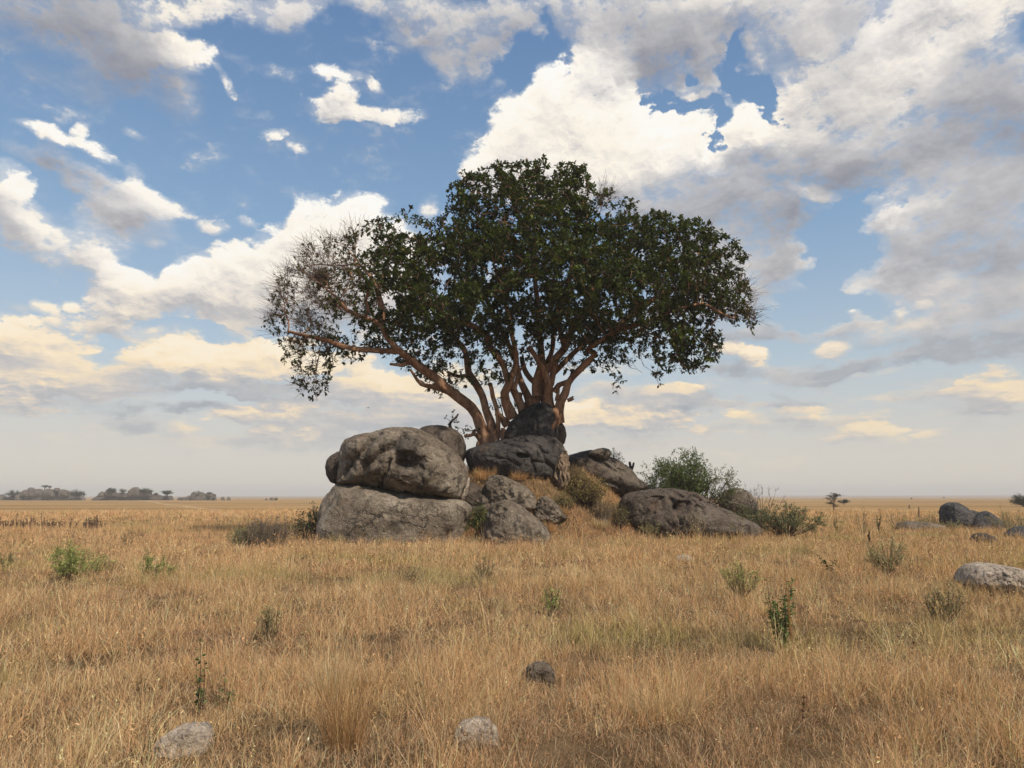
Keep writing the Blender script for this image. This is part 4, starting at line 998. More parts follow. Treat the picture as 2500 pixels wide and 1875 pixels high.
M_REED = bark_mat('dry_stalk', (.17, .12, .06), (.30, .22, .12), (.42, .32, .19), 3.0)
M_DRYTWIG = bark_mat('dry_twig_bark', (.12, .09, .065), (.22, .17, .125), (.32, .26, .2), 3.0)
def bush(name, label, cat, px, py_top, py_base, Y, width, n_stem, n_leaf, leaf, col, seed, lean=(0, 0), bare=.0, up=.6, stemcol=None, group=None, depth=None, wl=.6, leaf_low=.15, airy=False):
    """stems fan out from the root and fork; leaves sit along the outer shoots"""
    R = np.random.default_rng(seed)
    if Y is None: Y = seat(px, py_base)
    base = P(px, py_base, Y); h = P(px, py_top, Y).z-base.z; depth = depth or width*.8
    root = empty(name, tuple(base)); tag(root, label, cat, group)
    g = Geo(); A_, C_ = [], []
    for i in range(n_stem):
        a = R.uniform(0, 2*np.pi); rr = np.sqrt(R.random()); hh = h*np.sqrt(max(0, 1-rr*rr*.75))*R.uniform(.72, 1.02)
        end = np.array(base)+np.array([math.cos(a)*rr*width/2+lean[0], math.sin(a)*rr*depth/2, hh])
        st = np.array(base)+np.array([math.cos(a)*rr*width*.10, math.sin(a)*rr*depth*.10, -.05])
        mid = (st+end)/2+np.array([math.cos(a), math.sin(a), 0])*rr*width*.06*(1 if up > .5 else -1)+R.normal(size=3)*h*.03
        q = catmull([st, mid, end], h*.12); q[1:-1] += R.normal(size=(len(q)-2, 3))*h*.012
        r = np.linspace(.010+.006*h, .003, len(q)); g.sweep(q, r, 4 if len(q) > 4 else 3, cap=False)
        for j in range(5):
            k = int(len(q)*R.uniform(.3, .98)); d = unit((end-st)+R.normal(size=3)*np.linalg.norm(end-st)*.55); l = h*R.uniform(.10, .30)
            A_.append(q[k]); C_.append(q[k]+d*l)
    A_ = np.array(A_); C_ = np.array(C_); g.twigs(A_, (A_+C_)/2+R.normal(size=A_.shape)*h*.012, C_, .005+.002*h, .002)
    A2 = np.repeat(A_+(C_-A_)*.5, 1 if airy else 3, 0); C2 = A2+unit(np.repeat(C_-A_, 1 if airy else 3, 0)/h+R.normal(size=A2.shape)*.25)*h*R.uniform(.05, .14, (len(A2), 1)); g.twigs(A2, (A2+C2)/2, C2, .004+.001*h, .0015)
    g.build('stems', stemcol or (M_REED if name == 'weed' else M_TWIG), root, loc=tuple(base), tint=False)
    if n_leaf:
        src = np.concatenate([C2, C2, A2, C_]); ok = src[:, 2] > base.z+h*leaf_low; ok &= R.random(len(src)) > bare*np.clip((src[:, 2]-base.z)/h, 0, 1); src = src[ok]
        k = R.integers(0, len(src), n_leaf); n_ = n_leaf; p = src[k]+R.normal(size=(n_, 3))*leaf*.45
        c = np.array(col)[None]*np.exp(R.normal(0, .28, (n_, 1)))*(1+.35*R.normal(size=(len(src), 1))[k]*.6); c = np.clip(c, .012, .6)
        lf = Geo(); s = leaf*R.uniform(.6, 1.15, n_); lf.leaves(p, unit(R.normal(size=(n_, 3))+np.array([0, 0, .4])), R.normal(size=(n_, 3)), s, s*wl, c)
        lf.build('leaves', M_LEAF, root, smooth=False, loc=tuple(base))
    return root
G1 = (.055, .085, .022); G2 = (.075, .085, .04); G3 = (.13, .17, .05); G4 = (.085, .14, .035)
bush('green_bush', 'round dense green bush behind the low whaleback boulder', 'bush', 1668, 1114, 1240, 42.3, 4.0, 90, 17000, .09, (.10, .135, .035), 1, lean=(-.1, 0), leaf_low=.05)
bush('green_bush', 'looser pale green bush leaning right beside the round dense bush', 'bush', 1728, 1146, 1240, 42.4, 2.9, 34, 2600, .085, (.12, .14, .05), 2, lean=(.5, 0))
bush('straggly_bush', 'thin straggly bush between the long sloping boulder and the green bush', 'bush', 1583, 1152, 1215, 43.5, 2.2, 22, 900, .07, (.045, .055, .03), 3)
bush('scrub', 'grey green scrub sprawling at the foot of the round topped rock', 'scrub', 1815, 1236, 1290, 39.6, 3.4, 70, 4200, .07, (.17, .175, .085), 4, airy=True, leaf_low=-.2, depth=1.8)
bush('scrub', 'dark green scrub with arching twigs right of the bare branches', 'scrub', 1920, 1232, 1306, 38.0, 3.9, 85, 5600, .07, (.14, .155, .075), 5, airy=True, leaf_low=-.2, depth=1.6)
bush('scrub', 'low brown green scrub below the arching scrub, at the tail of the whaleback boulder', 'scrub', 1770, 1258, 1305, 37.0, 2.4, 46, 1800, .06, (.24, .22, .11), 6, airy=True, leaf_low=-.2, depth=1.2)
bush('bare_shrub', 'leafless grey branches sticking up from the scrub at the right', 'shrub', 1862, 1180, 1275, 39.8, 2.9, 15, 120, .05, (.12, .11, .08), 7, bare=.3, stemcol=M_DEAD)
bush('dry_bush', 'grey brown twiggy bush in the grass left of the broad slab', 'bush', 650, 1266, 1352, 30.5, 1.9, 150, 3200, .05, (.19, .145, .10), 8, depth=1.3, stemcol=M_DRYTWIG)
bush('dry_bush', 'olive half dry bush hugging the left side of the twiggy bush', 'bush', 590, 1282, 1350, 30.8, .95, 60, 2400, .05, (.24, .25, .09), 9, stemcol=M_DRYTWIG)
bush('leafy_shrub', 'dark leafy shrub against the left edge of the broad slab', 'shrub', 752, 1238, 1330, 35.0, 1.2, 26, 1100, .095, (.045, .065, .03), 10)
bush('leafy_shrub', 'thin leafy twig rising along the left edge of the broad slab', 'shrub', 805, 1210, 1300, 36.2, .5, 7, 150, .09, (.05, .06, .03), 11)
bush('crest_shrub', 'small twiggy shrub on the right end of the crest slab', 'shrub', 1500, 1098, 1145, 43.0, .9, 26, 420, .06, (.05, .06, .03), 12)
bush('gully_weed', 'bright green weed in the gap between the broad slab and the wedge shaped boulder', 'weed', 1172, 1238, 1330, 34.6, .95, 60, 3400, .06, (.095, .14, .03), 13, depth=.7)
bush('slope_shrub', 'yellow green feathery shrub on the slope right of the pale roots', 'shrub', 1432, 1160, 1236, None, 1.9, 130, 5200, .055, (.33, .26, .09), 14, depth=1.4)
bush('slope_shrub', 'olive brown shrub at the foot of the long sloping boulder', 'shrub', 1402, 1140, 1196, None, 1.3, 60, 2000, .05, (.25, .195, .08), 15, depth=1.0)
bush('slope_shrub', 'dry shrub between the long sloping boulder and the whaleback boulder', 'shrub', 1538, 1188, 1240, None, 1.8, 70, 2000, .05, (.28, .21, .09), 16, depth=1.0)
bush('slope_shrub', 'small green tinged shrub low on the slope left of the feathery shrub', 'shrub', 1375, 1200, 1250, None, 1.0, 40, 1100, .05, (.22, .21, .07), 17, depth=.8, airy=True)
bush('slope_shrub', 'dusky twiggy shrub on the slope below the feathery shrub', 'shrub', 1470, 1222, 1272, None, 1.2, 50, 900, .05, (.24, .18, .09), 18, depth=.8, airy=True, stemcol=M_DRYTWIG)
bush('slope_shrub', 'olive shrub on the slope at the left end of the whaleback boulder', 'shrub', 1512, 1230, 1290, None, 1.1, 50, 1300, .05, (.23, .22, .09), 19, depth=.8, airy=True)
bush('slope_shrub', 'low green shrub beside the half buried brown rock', 'shrub', 1205, 1172, 1205, None, .8, 40, 900, .05, (.16, .18, .05), 20, depth=.6)
# single weeds in the grass, (x, top, base, Y, width, stems, leaves, leaf, colour)
W = [
 ('bright green bushy weed in the grass at the far left, the larger of two', 170, 1334, 1410, 18.6, 1.15, 80, 6500, .045, G3),
 ('paler yellow green weed beside the larger bushy weed at the far left', 225, 1348, 1404, 19.2, 1.0, 50, 3000, .035, (.19, .20, .07)),
 ('green weed with upright stems in the left grass, below the dark far outcrop', 366, 1350, 1414, 18.4, .4, 24, 1500, .045, G4),
 ('small pale green weed right of the upright stemmed weed in the left grass', 402, 1364, 1412, 18.6, .4, 20, 900, .04, G3),
 ('grey green low weed at the left edge of the meadow', 12, 1350, 1380, 21.5, .6, 30, 900, .045, G2),
 ('olive bushy weed in the left foreground grass, beside the tall orange clump', 655, 1480, 1560, 11.2, .35, 40, 900, .03, (.15, .15, .07)),
 ('small green weed in the centre meadow below the wedge shaped boulder', 1345, 1436, 1496, 13.4, .4, 24, 1100, .035, G3),
 ('yellow green weed patch left of the tall leafy plant at the right', 1812, 1372, 1450, 15.2, .8, 60, 3000, .035, (.22, .22, .08)),
 ('pale seeding weed in the right meadow, behind the small two armed plant', 2170, 1315, 1400, 20.5, 1.3, 90, 4500, .035, (.24, .22, .11)),
 ('grey olive weed in the right foreground, left of the pale cracked slab', 2310, 1425, 1520, 12.5, .7, 60, 1300, .035, (.16, .145, .075)),
 ('thin tall weed with seed stalks at the right, behind the small leafy plant', 2108, 1236, 1305, 38.0, .7, 14, 120, .05, (.14, .12, .06)),
 ('bushy weed left of the flat grey sunken rock', 2190, 1248, 1290, 45.0, 1.4, 30, 500, .06, (.16, .15, .07)),
 ('scrubby weed behind the flat grey sunken rock', 2262, 1252, 1282, 49.5, 2.6, 60, 1000, .07, (.13, .13, .065)),
 ('green grey bush right of the peaked dark boulder', 2465, 1240, 1300, 42.5, 2.4, 70, 1800, .06, (.13, .14, .065)),
 ('dry pale bush at the right edge behind the twig covered rock', 2495, 1262, 1305, 40.0, 1.6, 50, 800, .06, (.24, .2, .12)),
 ('small weed at the foot of the upright dark boulder', 2325, 1268, 1290, 47.2, 1.6, 30, 900, .06, (.13, .15, .08)),
 ('leafy weed in the meadow left of the whaleback boulder tail', 1955, 1262, 1300, 37.0, .9, 16, 320, .06, (.12, .14, .05)),
 ('slim weed between the arching scrub and the thorn tree', 2045, 1262, 1300, 41.0, .9, 20, 300, .06, (.12, .13, .05)),
 ('green weed at the foot of the whaleback boulder', 1590, 1268, 1312, 35.4, 1.0, 34, 700, .05, (.15, .16, .06)),
 ('weed with white seed heads before the dark pocket of the whaleback boulder', 1702, 1248, 1305, 35.6, 1.0, 30, 420, .05, (.20, .18, .11)),
 ('olive weed before the left end of the broad slab', 815, 1298, 1345, 32.0, .8, 44, 1100, .045, (.16, .155, .06)),
 ('olive weed before the middle of the broad slab', 935, 1305, 1350, 31.5, .9, 44, 1000, .045, (.17, .16, .065)),
 ('weed in front of the gap beside the wedge shaped boulder', 1150, 1310, 1350, 31.5, .7, 30, 800, .045, (.15, .165, .06)),
 ('dark weed clump in the middle of the meadow below the broad slab', 1000, 1375, 1440, 17.5, .8, 60, 600, .035, (.11, .085, .055)),
 ('dusky weed clump right of the dark clump in the middle meadow', 1180, 1362, 1410, 19.0, .7, 50, 700, .035, (.12, .11, .06)),
 ('brown dry weed standing alone in the left meadow below the faded outcrops', 310, 1298, 1330, 30.0, .5, 26, 120, .03, (.14, .10, .06)),
]
for i, (lb, x, t, b, Yd, w, ns, nl, lf_, c) in enumerate(W):
    bush('weed', lb, 'weed', x, t, b, Yd, w, max(6, ns//2), int(nl*.6), lf_*1.1, tuple(np.minimum(np.array(c)*1.5+np.array([.075, .055, .02]), .45)), 40+i, depth=w*.7, up=.6, wl=.34, airy=True, leaf_low=-.1)

# upright plants with broad leaves
def leafy(name, label, px, top, base, Y, stems, leaf, nl, col, seed, extra=None):
    R = np.random.default_rng(seed); b = P(px, base, Y); root = empty(name, tuple(b)); tag(root, label, 'plant')
    g = Geo(); lf = Geo()
    for (dx, ty, lx) in stems:
        e = P(px+dx, ty, Y+R.uniform(-.1, .1)); m = P(px+dx*.4+lx, (ty+base)/2, Y+R.uniform(-.08, .08)); q = catmull([np.array(b)+R.normal(size=3)*.015, np.array(m), np.array(e)], .04*Y/10)
        g.sweep(q, np.linspace(.0055, .002, len(q))*max(1, Y/14), 4, cap=False)
        n_ = nl; j = (R.uniform(.22, 1, n_)*(len(q)-1)).astype(int); p = q[j]; d = unit(rdir(n_, R)*np.array([1, 1, .4])+np.array([0, 0, .25]))
        s = leaf*R.uniform(.6, 1.15, n_)*(1.1-.4*j/len(q)); c = np.clip(np.array(col)*np.exp(R.normal(0, .3, (n_, 1))), .01, .5)
        lf.leaves(p+d*leaf*.2, d, np.tile([0, 0, 1.], (n_, 1))+R.normal(size=(n_, 3))*.4, s, s*.55, c)
    g.build('stems', M_TWIG, root, loc=tuple(b), tint=False); lf.build('leaves', M_LEAF, root, smooth=False, loc=tuple(b)); return root
leafy('leafy_plant', 'tall dark green leafy plant standing in the right foreground grass', 1905, 1400, 1585, 10.4, [(-42, 1440, 0), (-30, 1480, -4), (-20, 1500, 6), (-8, 1470, 0), (5, 1450, 8), (18, 1400, 0), (28, 1436, 5), (34, 1470, 0), (12, 1500, 0), (-36, 1395, -8), (0, 1530, 0), (24, 1520, 0), (-30, 1455, 3), (-14, 1440, -3), (22, 1450, 2), (30, 1415, 4), (-4, 1490, 0), (14, 1475, 4)], .09, 22, (.10, .155, .045), 3)
leafy('leafy_plant', 'small two armed green plant in the right meadow', 2030, 1352, 1400, 20.0, [(-38, 1352, 0), (-24, 1368, 0), (-10, 1380, 0), (4, 1362, 0), (14, 1360, 4), (-30, 1360, 0), (8, 1368, 0)], .085, 14, (.035, .07, .02), 4)
leafy('leafy_plant', 'upright leafy plant silhouetted on the plain left of the flat sunken rock', 2145, 1237, 1300, 41.0, [(3, 1237, 3), (-6, 1255, 0), (4, 1262, 0), (-2, 1270, 0)], .15, 12, (.05, .075, .02), 5)
leafy('leafy_plant', 'slender green stems with narrow leaves above the pale stone at the bottom left', 488, 1560, 1765, 7.4, [(2, 1560, 0), (-8, 1600, -3), (12, 1610, 5), (4, 1650, 0), (-4, 1680, 0)], .06, 16, (.10, .14, .045), 6)
leafy('leafy_plant', 'green weed with drooping leaves and one yellow leaf right of the slender stems', 545, 1625, 1765, 7.5, [(6, 1628, 0), (18, 1670, 4), (-12, 1680, -3), (28, 1690, 0)], .065, 10, (.12, .15, .05), 7)
leafy('leafy_plant', 'sparse pale green plant beside the top of the cracked slab at the right edge', 2365, 1340, 1395, 17.5, [(-10, 1345, 0), (6, 1360, 4), (-2, 1370, 0)], .07, 8, (.13, .15, .045), 8)
def stalks(name, label, cat, items, col_, rad_=.004, heads=0, mat=None, group=None):
    """bare dry stems: (x base, y base, x top, y top, Y)"""
    b0 = P(items[0][0], items[0][1], items[0][4]); g = Geo(); R = np.random.default_rng(int(items[0][0]))
    for xb, yb, xt, yt, Y in items:
        a = np.array(P(xb, yb, Y)); e = np.array(P(xt, yt, Y)); q = catmull([a, (a+e)/2+R.normal(size=3)*np.linalg.norm(e-a)*.03, e], np.linalg.norm(e-a)/7)
        g.sweep(q, np.linspace(rad_*1.3, rad_*.6, len(q))*max(1, Y/12), 4, cap=False)
        if heads:
            n_ = heads; j = (R.uniform(.35, 1, n_)*(len(q)-1)).astype(int); d = unit((e-a)/np.linalg.norm(e-a)*.8+rdir(n_, R)*.6); s = .03*max(1, Y/14)*R.uniform(.6, 1.3, n_)
            g.leaves(q[j], d, rdir(n_, R), s, s*.5, np.array(col_)*np.exp(R.normal(0, .25, (n_, 1))))
    g.c = [np.tile(np.asarray(col_, np.float32), (len(c), 1)) if abs(c[0, 0]-.5) < 1e-6 else c for c in g.c]
    o = g.build(name, M_STRAW, None, smooth=False, loc=tuple(b0)); tag(o, label, cat, group)
    return o
stalks('dry_stalk', 'tall straw coloured stalk rising above the dark green leafy plant', 'stalk', [(1930, 1560, 1912, 1356, 10.35), (1935, 1570, 1925, 1420, 10.3)], RUST, .006, 0, M_REED)
stalks('dead_plant', 'dark shrivelled dead plant standing in the right meadow', 'plant', [(2122, 1330, 2122, 1296, 32), (2124, 1330, 2120, 1305, 32), (2119, 1330, 2124, 1312, 31.9)], (.03, .02, .018), .012, 12, M_DEAD)
stalks('dry_stalk', 'thin dark stalk crossing the grass before the pale cracked slab', 'stalk', [(2467, 1500, 2460, 1418, 14.5), (2464, 1480, 2455, 1440, 14.5)], (.14, .08, .05), .004, 14, M_TWIG)
stalks('dry_stalk', 'brown seed stalk left of the yellow green weed patch', 'stalk', [(1750, 1475, 1748, 1410, 15)], (.16, .09, .05), .004, 20, M_TWIG)
stalks('dry_stalk', 'dark brown seed stalk in the lower right foreground below the pale cracked slab', 'stalk', [(2228, 1640, 2232, 1560, 9.3)], (.13, .08, .05), .003, 40, M_TWIG)
stalks('dry_stalk', 'slim reddish seed stalk low in the grass, below the dark green leafy plant', 'stalk', [(1958, 1790, 1962, 1690, 6.9)], (.16, .09, .05), .0025, 34, M_TWIG)
stalks('thin_post', 'thin dark stem standing on the plain above the flat sunken rock', 'stem', [(2243, 1262, 2243, 1237, 60)], UMB, .01, 0, M_DEAD)
stalks('thin_post', 'tiny far stem on the plain left of the upright dark boulder', 'stem', [(2220, 1242, 2220, 1232, 110)], UMB, .01, 0, M_DEAD)
# dark seed stalks along the left edge of the plain
it = []; R_ = np.random.default_rng(3)
for k in range(150):
    x = R_.choice([R_.uniform(-40, 150), R_.uniform(-40, 255), R_.uniform(200, 240)]); it.append((x, 1290, x+R_.uniform(-3, 3), 1282-R_.gamma(1.5, 4.6), R_.uniform(46, 53)))
w_ = stalks('dry_weeds', None, None, it, (.17, .11, .075), .0045, 16, M_DEAD); tag(w_, 'dark dry seed stalks in a row across the left edge of the plain', 'weeds')
w_['kind'] = 'stuff'
# dead stub with fingers on the ridge
def stub():
    b = P(1535, 1152, 43.2); root = empty('dead_stump', tuple(b)); tag(root, 'dark dead stump with upright finger like stubs on the ridge right of the sloping boulder', 'stump'); g = Geo()
    for pts, r0, r1 in [([(560, 285), (590, 300), (605, 310)], 3, 4), ([(600, 320), (597, 290), (592, 246)], 4, 2.4), ([(603, 310), (614, 285), (624, 252)], 3.5, 2), ([(596, 312), (575, 285), (556, 268)], 3, 1.4), ([(604, 340), (602, 320), (600, 305)], 5, 4)]:
        q = [np.append(np.array(P(x, y, 43.2)), 0) for x, y in z2(pts)]; q = catmull(q, .08); g.sweep(q[:, :3], np.linspace(r0, r1, len(q))*43.2/F, 6, lump=.15, seed=2)
    g.build('stubs', M_DEAD, root, loc=tuple(b), tint=False)
stub()
# the tall orange grass clump in the foreground and lesser ones
def clump(name, label, px, base, Y, w, h, n, c1, c2, seed, spread=.45):
    R = np.random.default_rng(seed); b = P(px, base, Y); z = gz(b.x, Y)
    a = R.uniform(0, 6.283, n); r = np.sqrt(R.random(n))*w/2; B = np.stack([b.x+np.cos(a)*r, Y+np.sin(a)*r*.8, np.full(n, z)], 1)
    v, f, c = blades(B, a+R.normal(0, .5, n), h*R.uniform(.45, 1.05, n), R.uniform(.02, .18, n)+spread*r/w, R.normal(.3, .5, n), .0026+.0004*Y/6*(1 if Y < 15 else 5), (c1+(c2-c1)*R.random((n, 1)))*np.exp(R.normal(0, .38, (n, 1))), 6, R)
    o = mesh_obj(name, v, f, M_STRAW, None, True, c, loc=(b.x, Y, z)); tag(o, label, 'grass clump'); return o
def blades(B, phi, L, th0, kap, wid, col, seg, R, tipcol=None):
    """curved tapering blades; returns vertices, faces, vertex colours"""
    n = len(B); t = (np.arange(seg)+.5)/seg; pts = [B]
    th = np.abs(th0)[:, None]+kap[:, None]*t[None]*1.6
    wob = R.normal(0, .12, (n, seg))
    dx = np.stack([np.cos(phi), np.sin(phi)], 1)
    for k in range(seg):
        s = np.sin(th[:, k]); c = np.cos(th[:, k]); dirv = np.stack([dx[:, 0]*s-dx[:, 1]*wob[:, k], dx[:, 1]*s+dx[:, 0]*wob[:, k], c], 1)
        pts.append(pts[-1]+dirv*(L/seg)[:, None])
    psi = R.uniform(0, np.pi, n); S = np.stack([np.cos(psi), np.sin(psi), np.zeros(n)], 1)*np.broadcast_to(wid, (n,))[:, None]*.5
    V = []
    for k in range(seg):
        w = (1-.75*k/seg); V += [pts[k]-S*w, pts[k]+S*w]
    V.append(pts[-1]); V = np.stack(V, 1).astype(np.float32); m = 2*seg+1
    i = (np.arange(n)*m)[:, None]
    q = np.concatenate([i+np.array([2*k, 2*k+1, 2*k+3, 2*k+2]) for k in range(seg-1)]) if seg > 1 else np.zeros((0, 4), int)
    t3 = i+np.array([2*seg-2, 2*seg-1, 2*seg])
    return V.reshape(-1, 3), [q, t3], np.repeat(np.clip(col, .01, .8), m, 0).astype(np.float32)
clump('grass_clump', 'tall orange brown grass clump in the left foreground', 838, 1868, 6.25, .30, .98, 430, RUST*.8, TAN, 1, .16)
clump('grass_clump', 'shorter tan clump just behind the tall orange brown one', 800, 1700, 8.0, .4, .6, 500, TAN, STRAW, 2)
clump('grass_clump', 'pale straw clump arching over the pale round stone', 1180, 1740, 6.9, .4, .30, 380, STRAW, TAN, 3, .9)
clump('grass_clump', 'straw clump fanning wide in the right of centre foreground', 1620, 1740, 7.4, .55, .42, 520, STRAW, TAN, 4, 1.0)
for i, (lb, x, yb, w, h, c1, c2) in enumerate([
 ('golden grass clump on the ledge between the perched boulder and the blackish boulder', 1185, 1172, .9, .75, RUST*1.3, TAN), ('golden clump at the upper edge of the half buried brown rock', 1265, 1172, .8, .6, RUST*1.2, TAN),
 ('rusty grass clump on the slope right of the small pointed rock', 1362, 1262, .8, .6, RUST*1.2, TAN), ('straw clump on the slope before the whaleback boulder', 1465, 1290, .9, .6, TAN, STRAW), ('rusty clump at the foot of the slope beside the wedge shaped boulder', 1330, 1300, .9, .55, RUST*1.3, TAN)]):
    Yc = seat(x, yb); clump('grass_clump', lb, x, yb, Yc, w, h, 420, c1, c2, 30+i, .5)
# ------------------------------------------------------------------ the dry meadow
def rock_hit(x, y, z):
    m = np.zeros(len(x), bool)
    for (x0, x1, y0, y1, cx, cyy, v) in ROCKS:
        if x1-x0 < .7: continue
        k = np.abs(v[:, 2]-(v[:, 2].min()*.0+max(v[:, 2].min(), gz(cx, cyy))+.15)) < .35
        if k.sum() < 8: continue
        vx = v[k]; a = (vx[:, 0].max()-vx[:, 0].min())/2*.80; b = (vx[:, 1].max()-vx[:, 1].min())/2*.80; c0 = (vx[:, 0].max()+vx[:, 0].min())/2; c1 = (vx[:, 1].max()+vx[:, 1].min())/2
        m |= ((x-c0)/a)**2+((y-c1)/b)**2 < 1
    return m
STONES = [(P(450, 1857, 6.45).x, 6.35, .27), (P(1160, 1820, 6.5).x, 6.4, .22), (P(1315, 1665, 8.7).x, 8.5, .28), (P(2440, 1440, 16.6).x, 16.2, 1.3)]
def grass_band(name, d0, d1, n_tuft, per, hgt, wid, seg, seed, half=47, lean=.5, box=None):
    R = np.random.default_rng(seed)
    d = np.sqrt(R.uniform(d0*d0, d1*d1, n_tuft)); a = np.radians(R.uniform(-half, half, n_tuft))
    x = d*np.sin(a); y = d*np.cos(a)
    if box: x = R.uniform(box[0], box[1], n_tuft); y = R.uniform(box[2], box[3], n_tuft); kk = mound(x, y) > .12; x, y = x[kk], y[kk]; n_tuft = len(x)
    na, nb, nc = patch_col(x, y)
    hm = np.exp(R.normal(0, .30, n_tuft))*(1+.8*nc)*(1+.7*na); sparse = fbm2(x*.5+7, y*.5, 3, seed=77)
    keep = R.random(n_tuft) < np.clip(1.0-1.2*np.clip(-sparse-.12, 0, 1)*1.8, .45, 1)
    keep &= ~rock_hit(x, y, None)
    x, y, na, nb, nc, hm = [q[keep] for q in (x, y, na, nb, nc, hm)]
    for sx, sy, r in STONES:        # short growth around and before the foreground stones
        e = np.hypot((x-sx)/r, (y-(sy-r*.9))/(r*2.0)); hm = hm*(.96+.04*sstep(e, .5, 1.1))
    m = len(x); sparse_k = fbm2(x*.8+31, y*.8, 3, seed=78)*2; hm = hm*(1-.35*np.clip(-sparse_k, 0, 1)); k = np.repeat(np.arange(m), per); n = len(k)
    tint = np.clip(na*1.9+.78, 0, 1)[:, None]; gr = sstep(nb, .04, .42)[:, None]; dk = sstep(-nc+.16*(1-sstep(y, 6.5, 10)), .06, .38)[:, None]; hm = hm*(1-.3*dk[:, 0]*(y < 10))
    tc = TAN*(1-tint)+PINK*tint; tc = tc*(1-gr*.7)+OLIVE*gr*.7; tc = tc*(1-dk*.55)+UMB*dk*.55
    onm = sstep(mound(x, y), .3, 1.5)[:, None]; tc = tc*(1-onm*.5)+(TAN*.72)*onm*.5
    tc = tc*np.exp(R.normal(0, .16, (m, 1)))
    phi = R.uniform(0, 2*np.pi, n); rr = R.random(n)*.09*(1+d0/25)
    B = np.stack([x[k]+np.cos(phi)*rr, y[k]+np.sin(phi)*rr, np.zeros(n)], 1); B[:, 2] = ground_z(B[:, 0], B[:, 1])-.02
    L = hgt*hm[k]*R.uniform(.35, 1.15, n)
    vs = .30 if d0 < 15 else (.24 if d0 < 30 else .15)
    c = tc[k]*1.42*np.exp(R.normal(0, vs, (n, 1)))
    bl = R.random(n)[:, None]*(1 if d0 < 15 else (1.4 if d0 < 30 else 3)); c = np.where(bl < .16, STRAW*np.exp(R.normal(0, .12, (n, 1))), c); c = np.where((bl > .16) & (bl < .30), UMB*np.exp(R.normal(0, .3, (n, 1))), c)
    windx = .18
    ph = phi+R.normal(0, .7, n); ph = np.arctan2(np.sin(ph), np.cos(ph)+windx)
    v, f, cc = blades(B, ph, L, R.gamma(2.0, 1, n)*(lean/2*np.exp(R.normal(0, .55, m))*(1+1.6*np.clip(-sparse_k, 0, 1)))[k], R.normal(.55, .8, n), np.broadcast_to(wid, (n,))*R.uniform(.6, 1.4, n), c, seg, R)
    # seed heads on the taller culms
    j = np.where((R.random(n) < .07) & (bl[:, 0] > .30))[0]; nj = len(j)
    g = Geo(); g.v = [v]; g.c = [cc]; g.f4 = [f[0]] if len(f[0]) else []; g.f3 = [f[1]]; g.n = len(v)
    if nj and seg > 2:
        tip = v.reshape(n, 2*seg+1, 3)[j, -1]; kk = np.repeat(np.arange(nj), 4); s = wid*R.uniform(3.5, 7, len(kk))
        g.leaves(tip[kk]-np.array([0, 0, 1])*R.uniform(0, .06, (len(kk), 1)), unit(rdir(len(kk), R)+np.array([0, 0, .6])), rdir(len(kk), R), s, s*.35, np.clip(tc[j_k] if False else c[j][kk]*np.exp(R.normal(-.12, .25, (len(kk), 1))), .01, .8))
    o = g.build(name, M_STRAW, None, smooth=False); tag(o, kind='stuff')
    return n
q = GRASS_Q
tot = 0
tot += grass_band('grass', 2.6, 10.5, int(15000*q), 25, .29, .0040, 5, 101, half=60)
tot += grass_band('grass', 3.6, 12, int(1100*q), 7, .52, .0034, 6, 111, half=60, lean=.7)
tot += grass_band('grass', 4.2, 30, int(1500*q), 70, .50, .0055, 4, 112, lean=.55)
tot += grass_band('grass', 10.5, 21, int(16500*q), 22, .34, .0060, 3, 102, half=57)
tot += grass_band('grass', 21, 36, int(17000*q), 18, .40, .012, 3, 103)
tot += grass_band('grass', 36, 62, int(28000*q), 12, .42, .017, 2, 104)
tot += grass_band('grass', 62, 120, int(22000*q), 8, .45, .045, 2, 105)
tot += grass_band('grass', 30, 50, int(15000*q), 14, .40, .013, 3, 106, box=(-8, 16, 32, 46))
print('grass blades', tot)
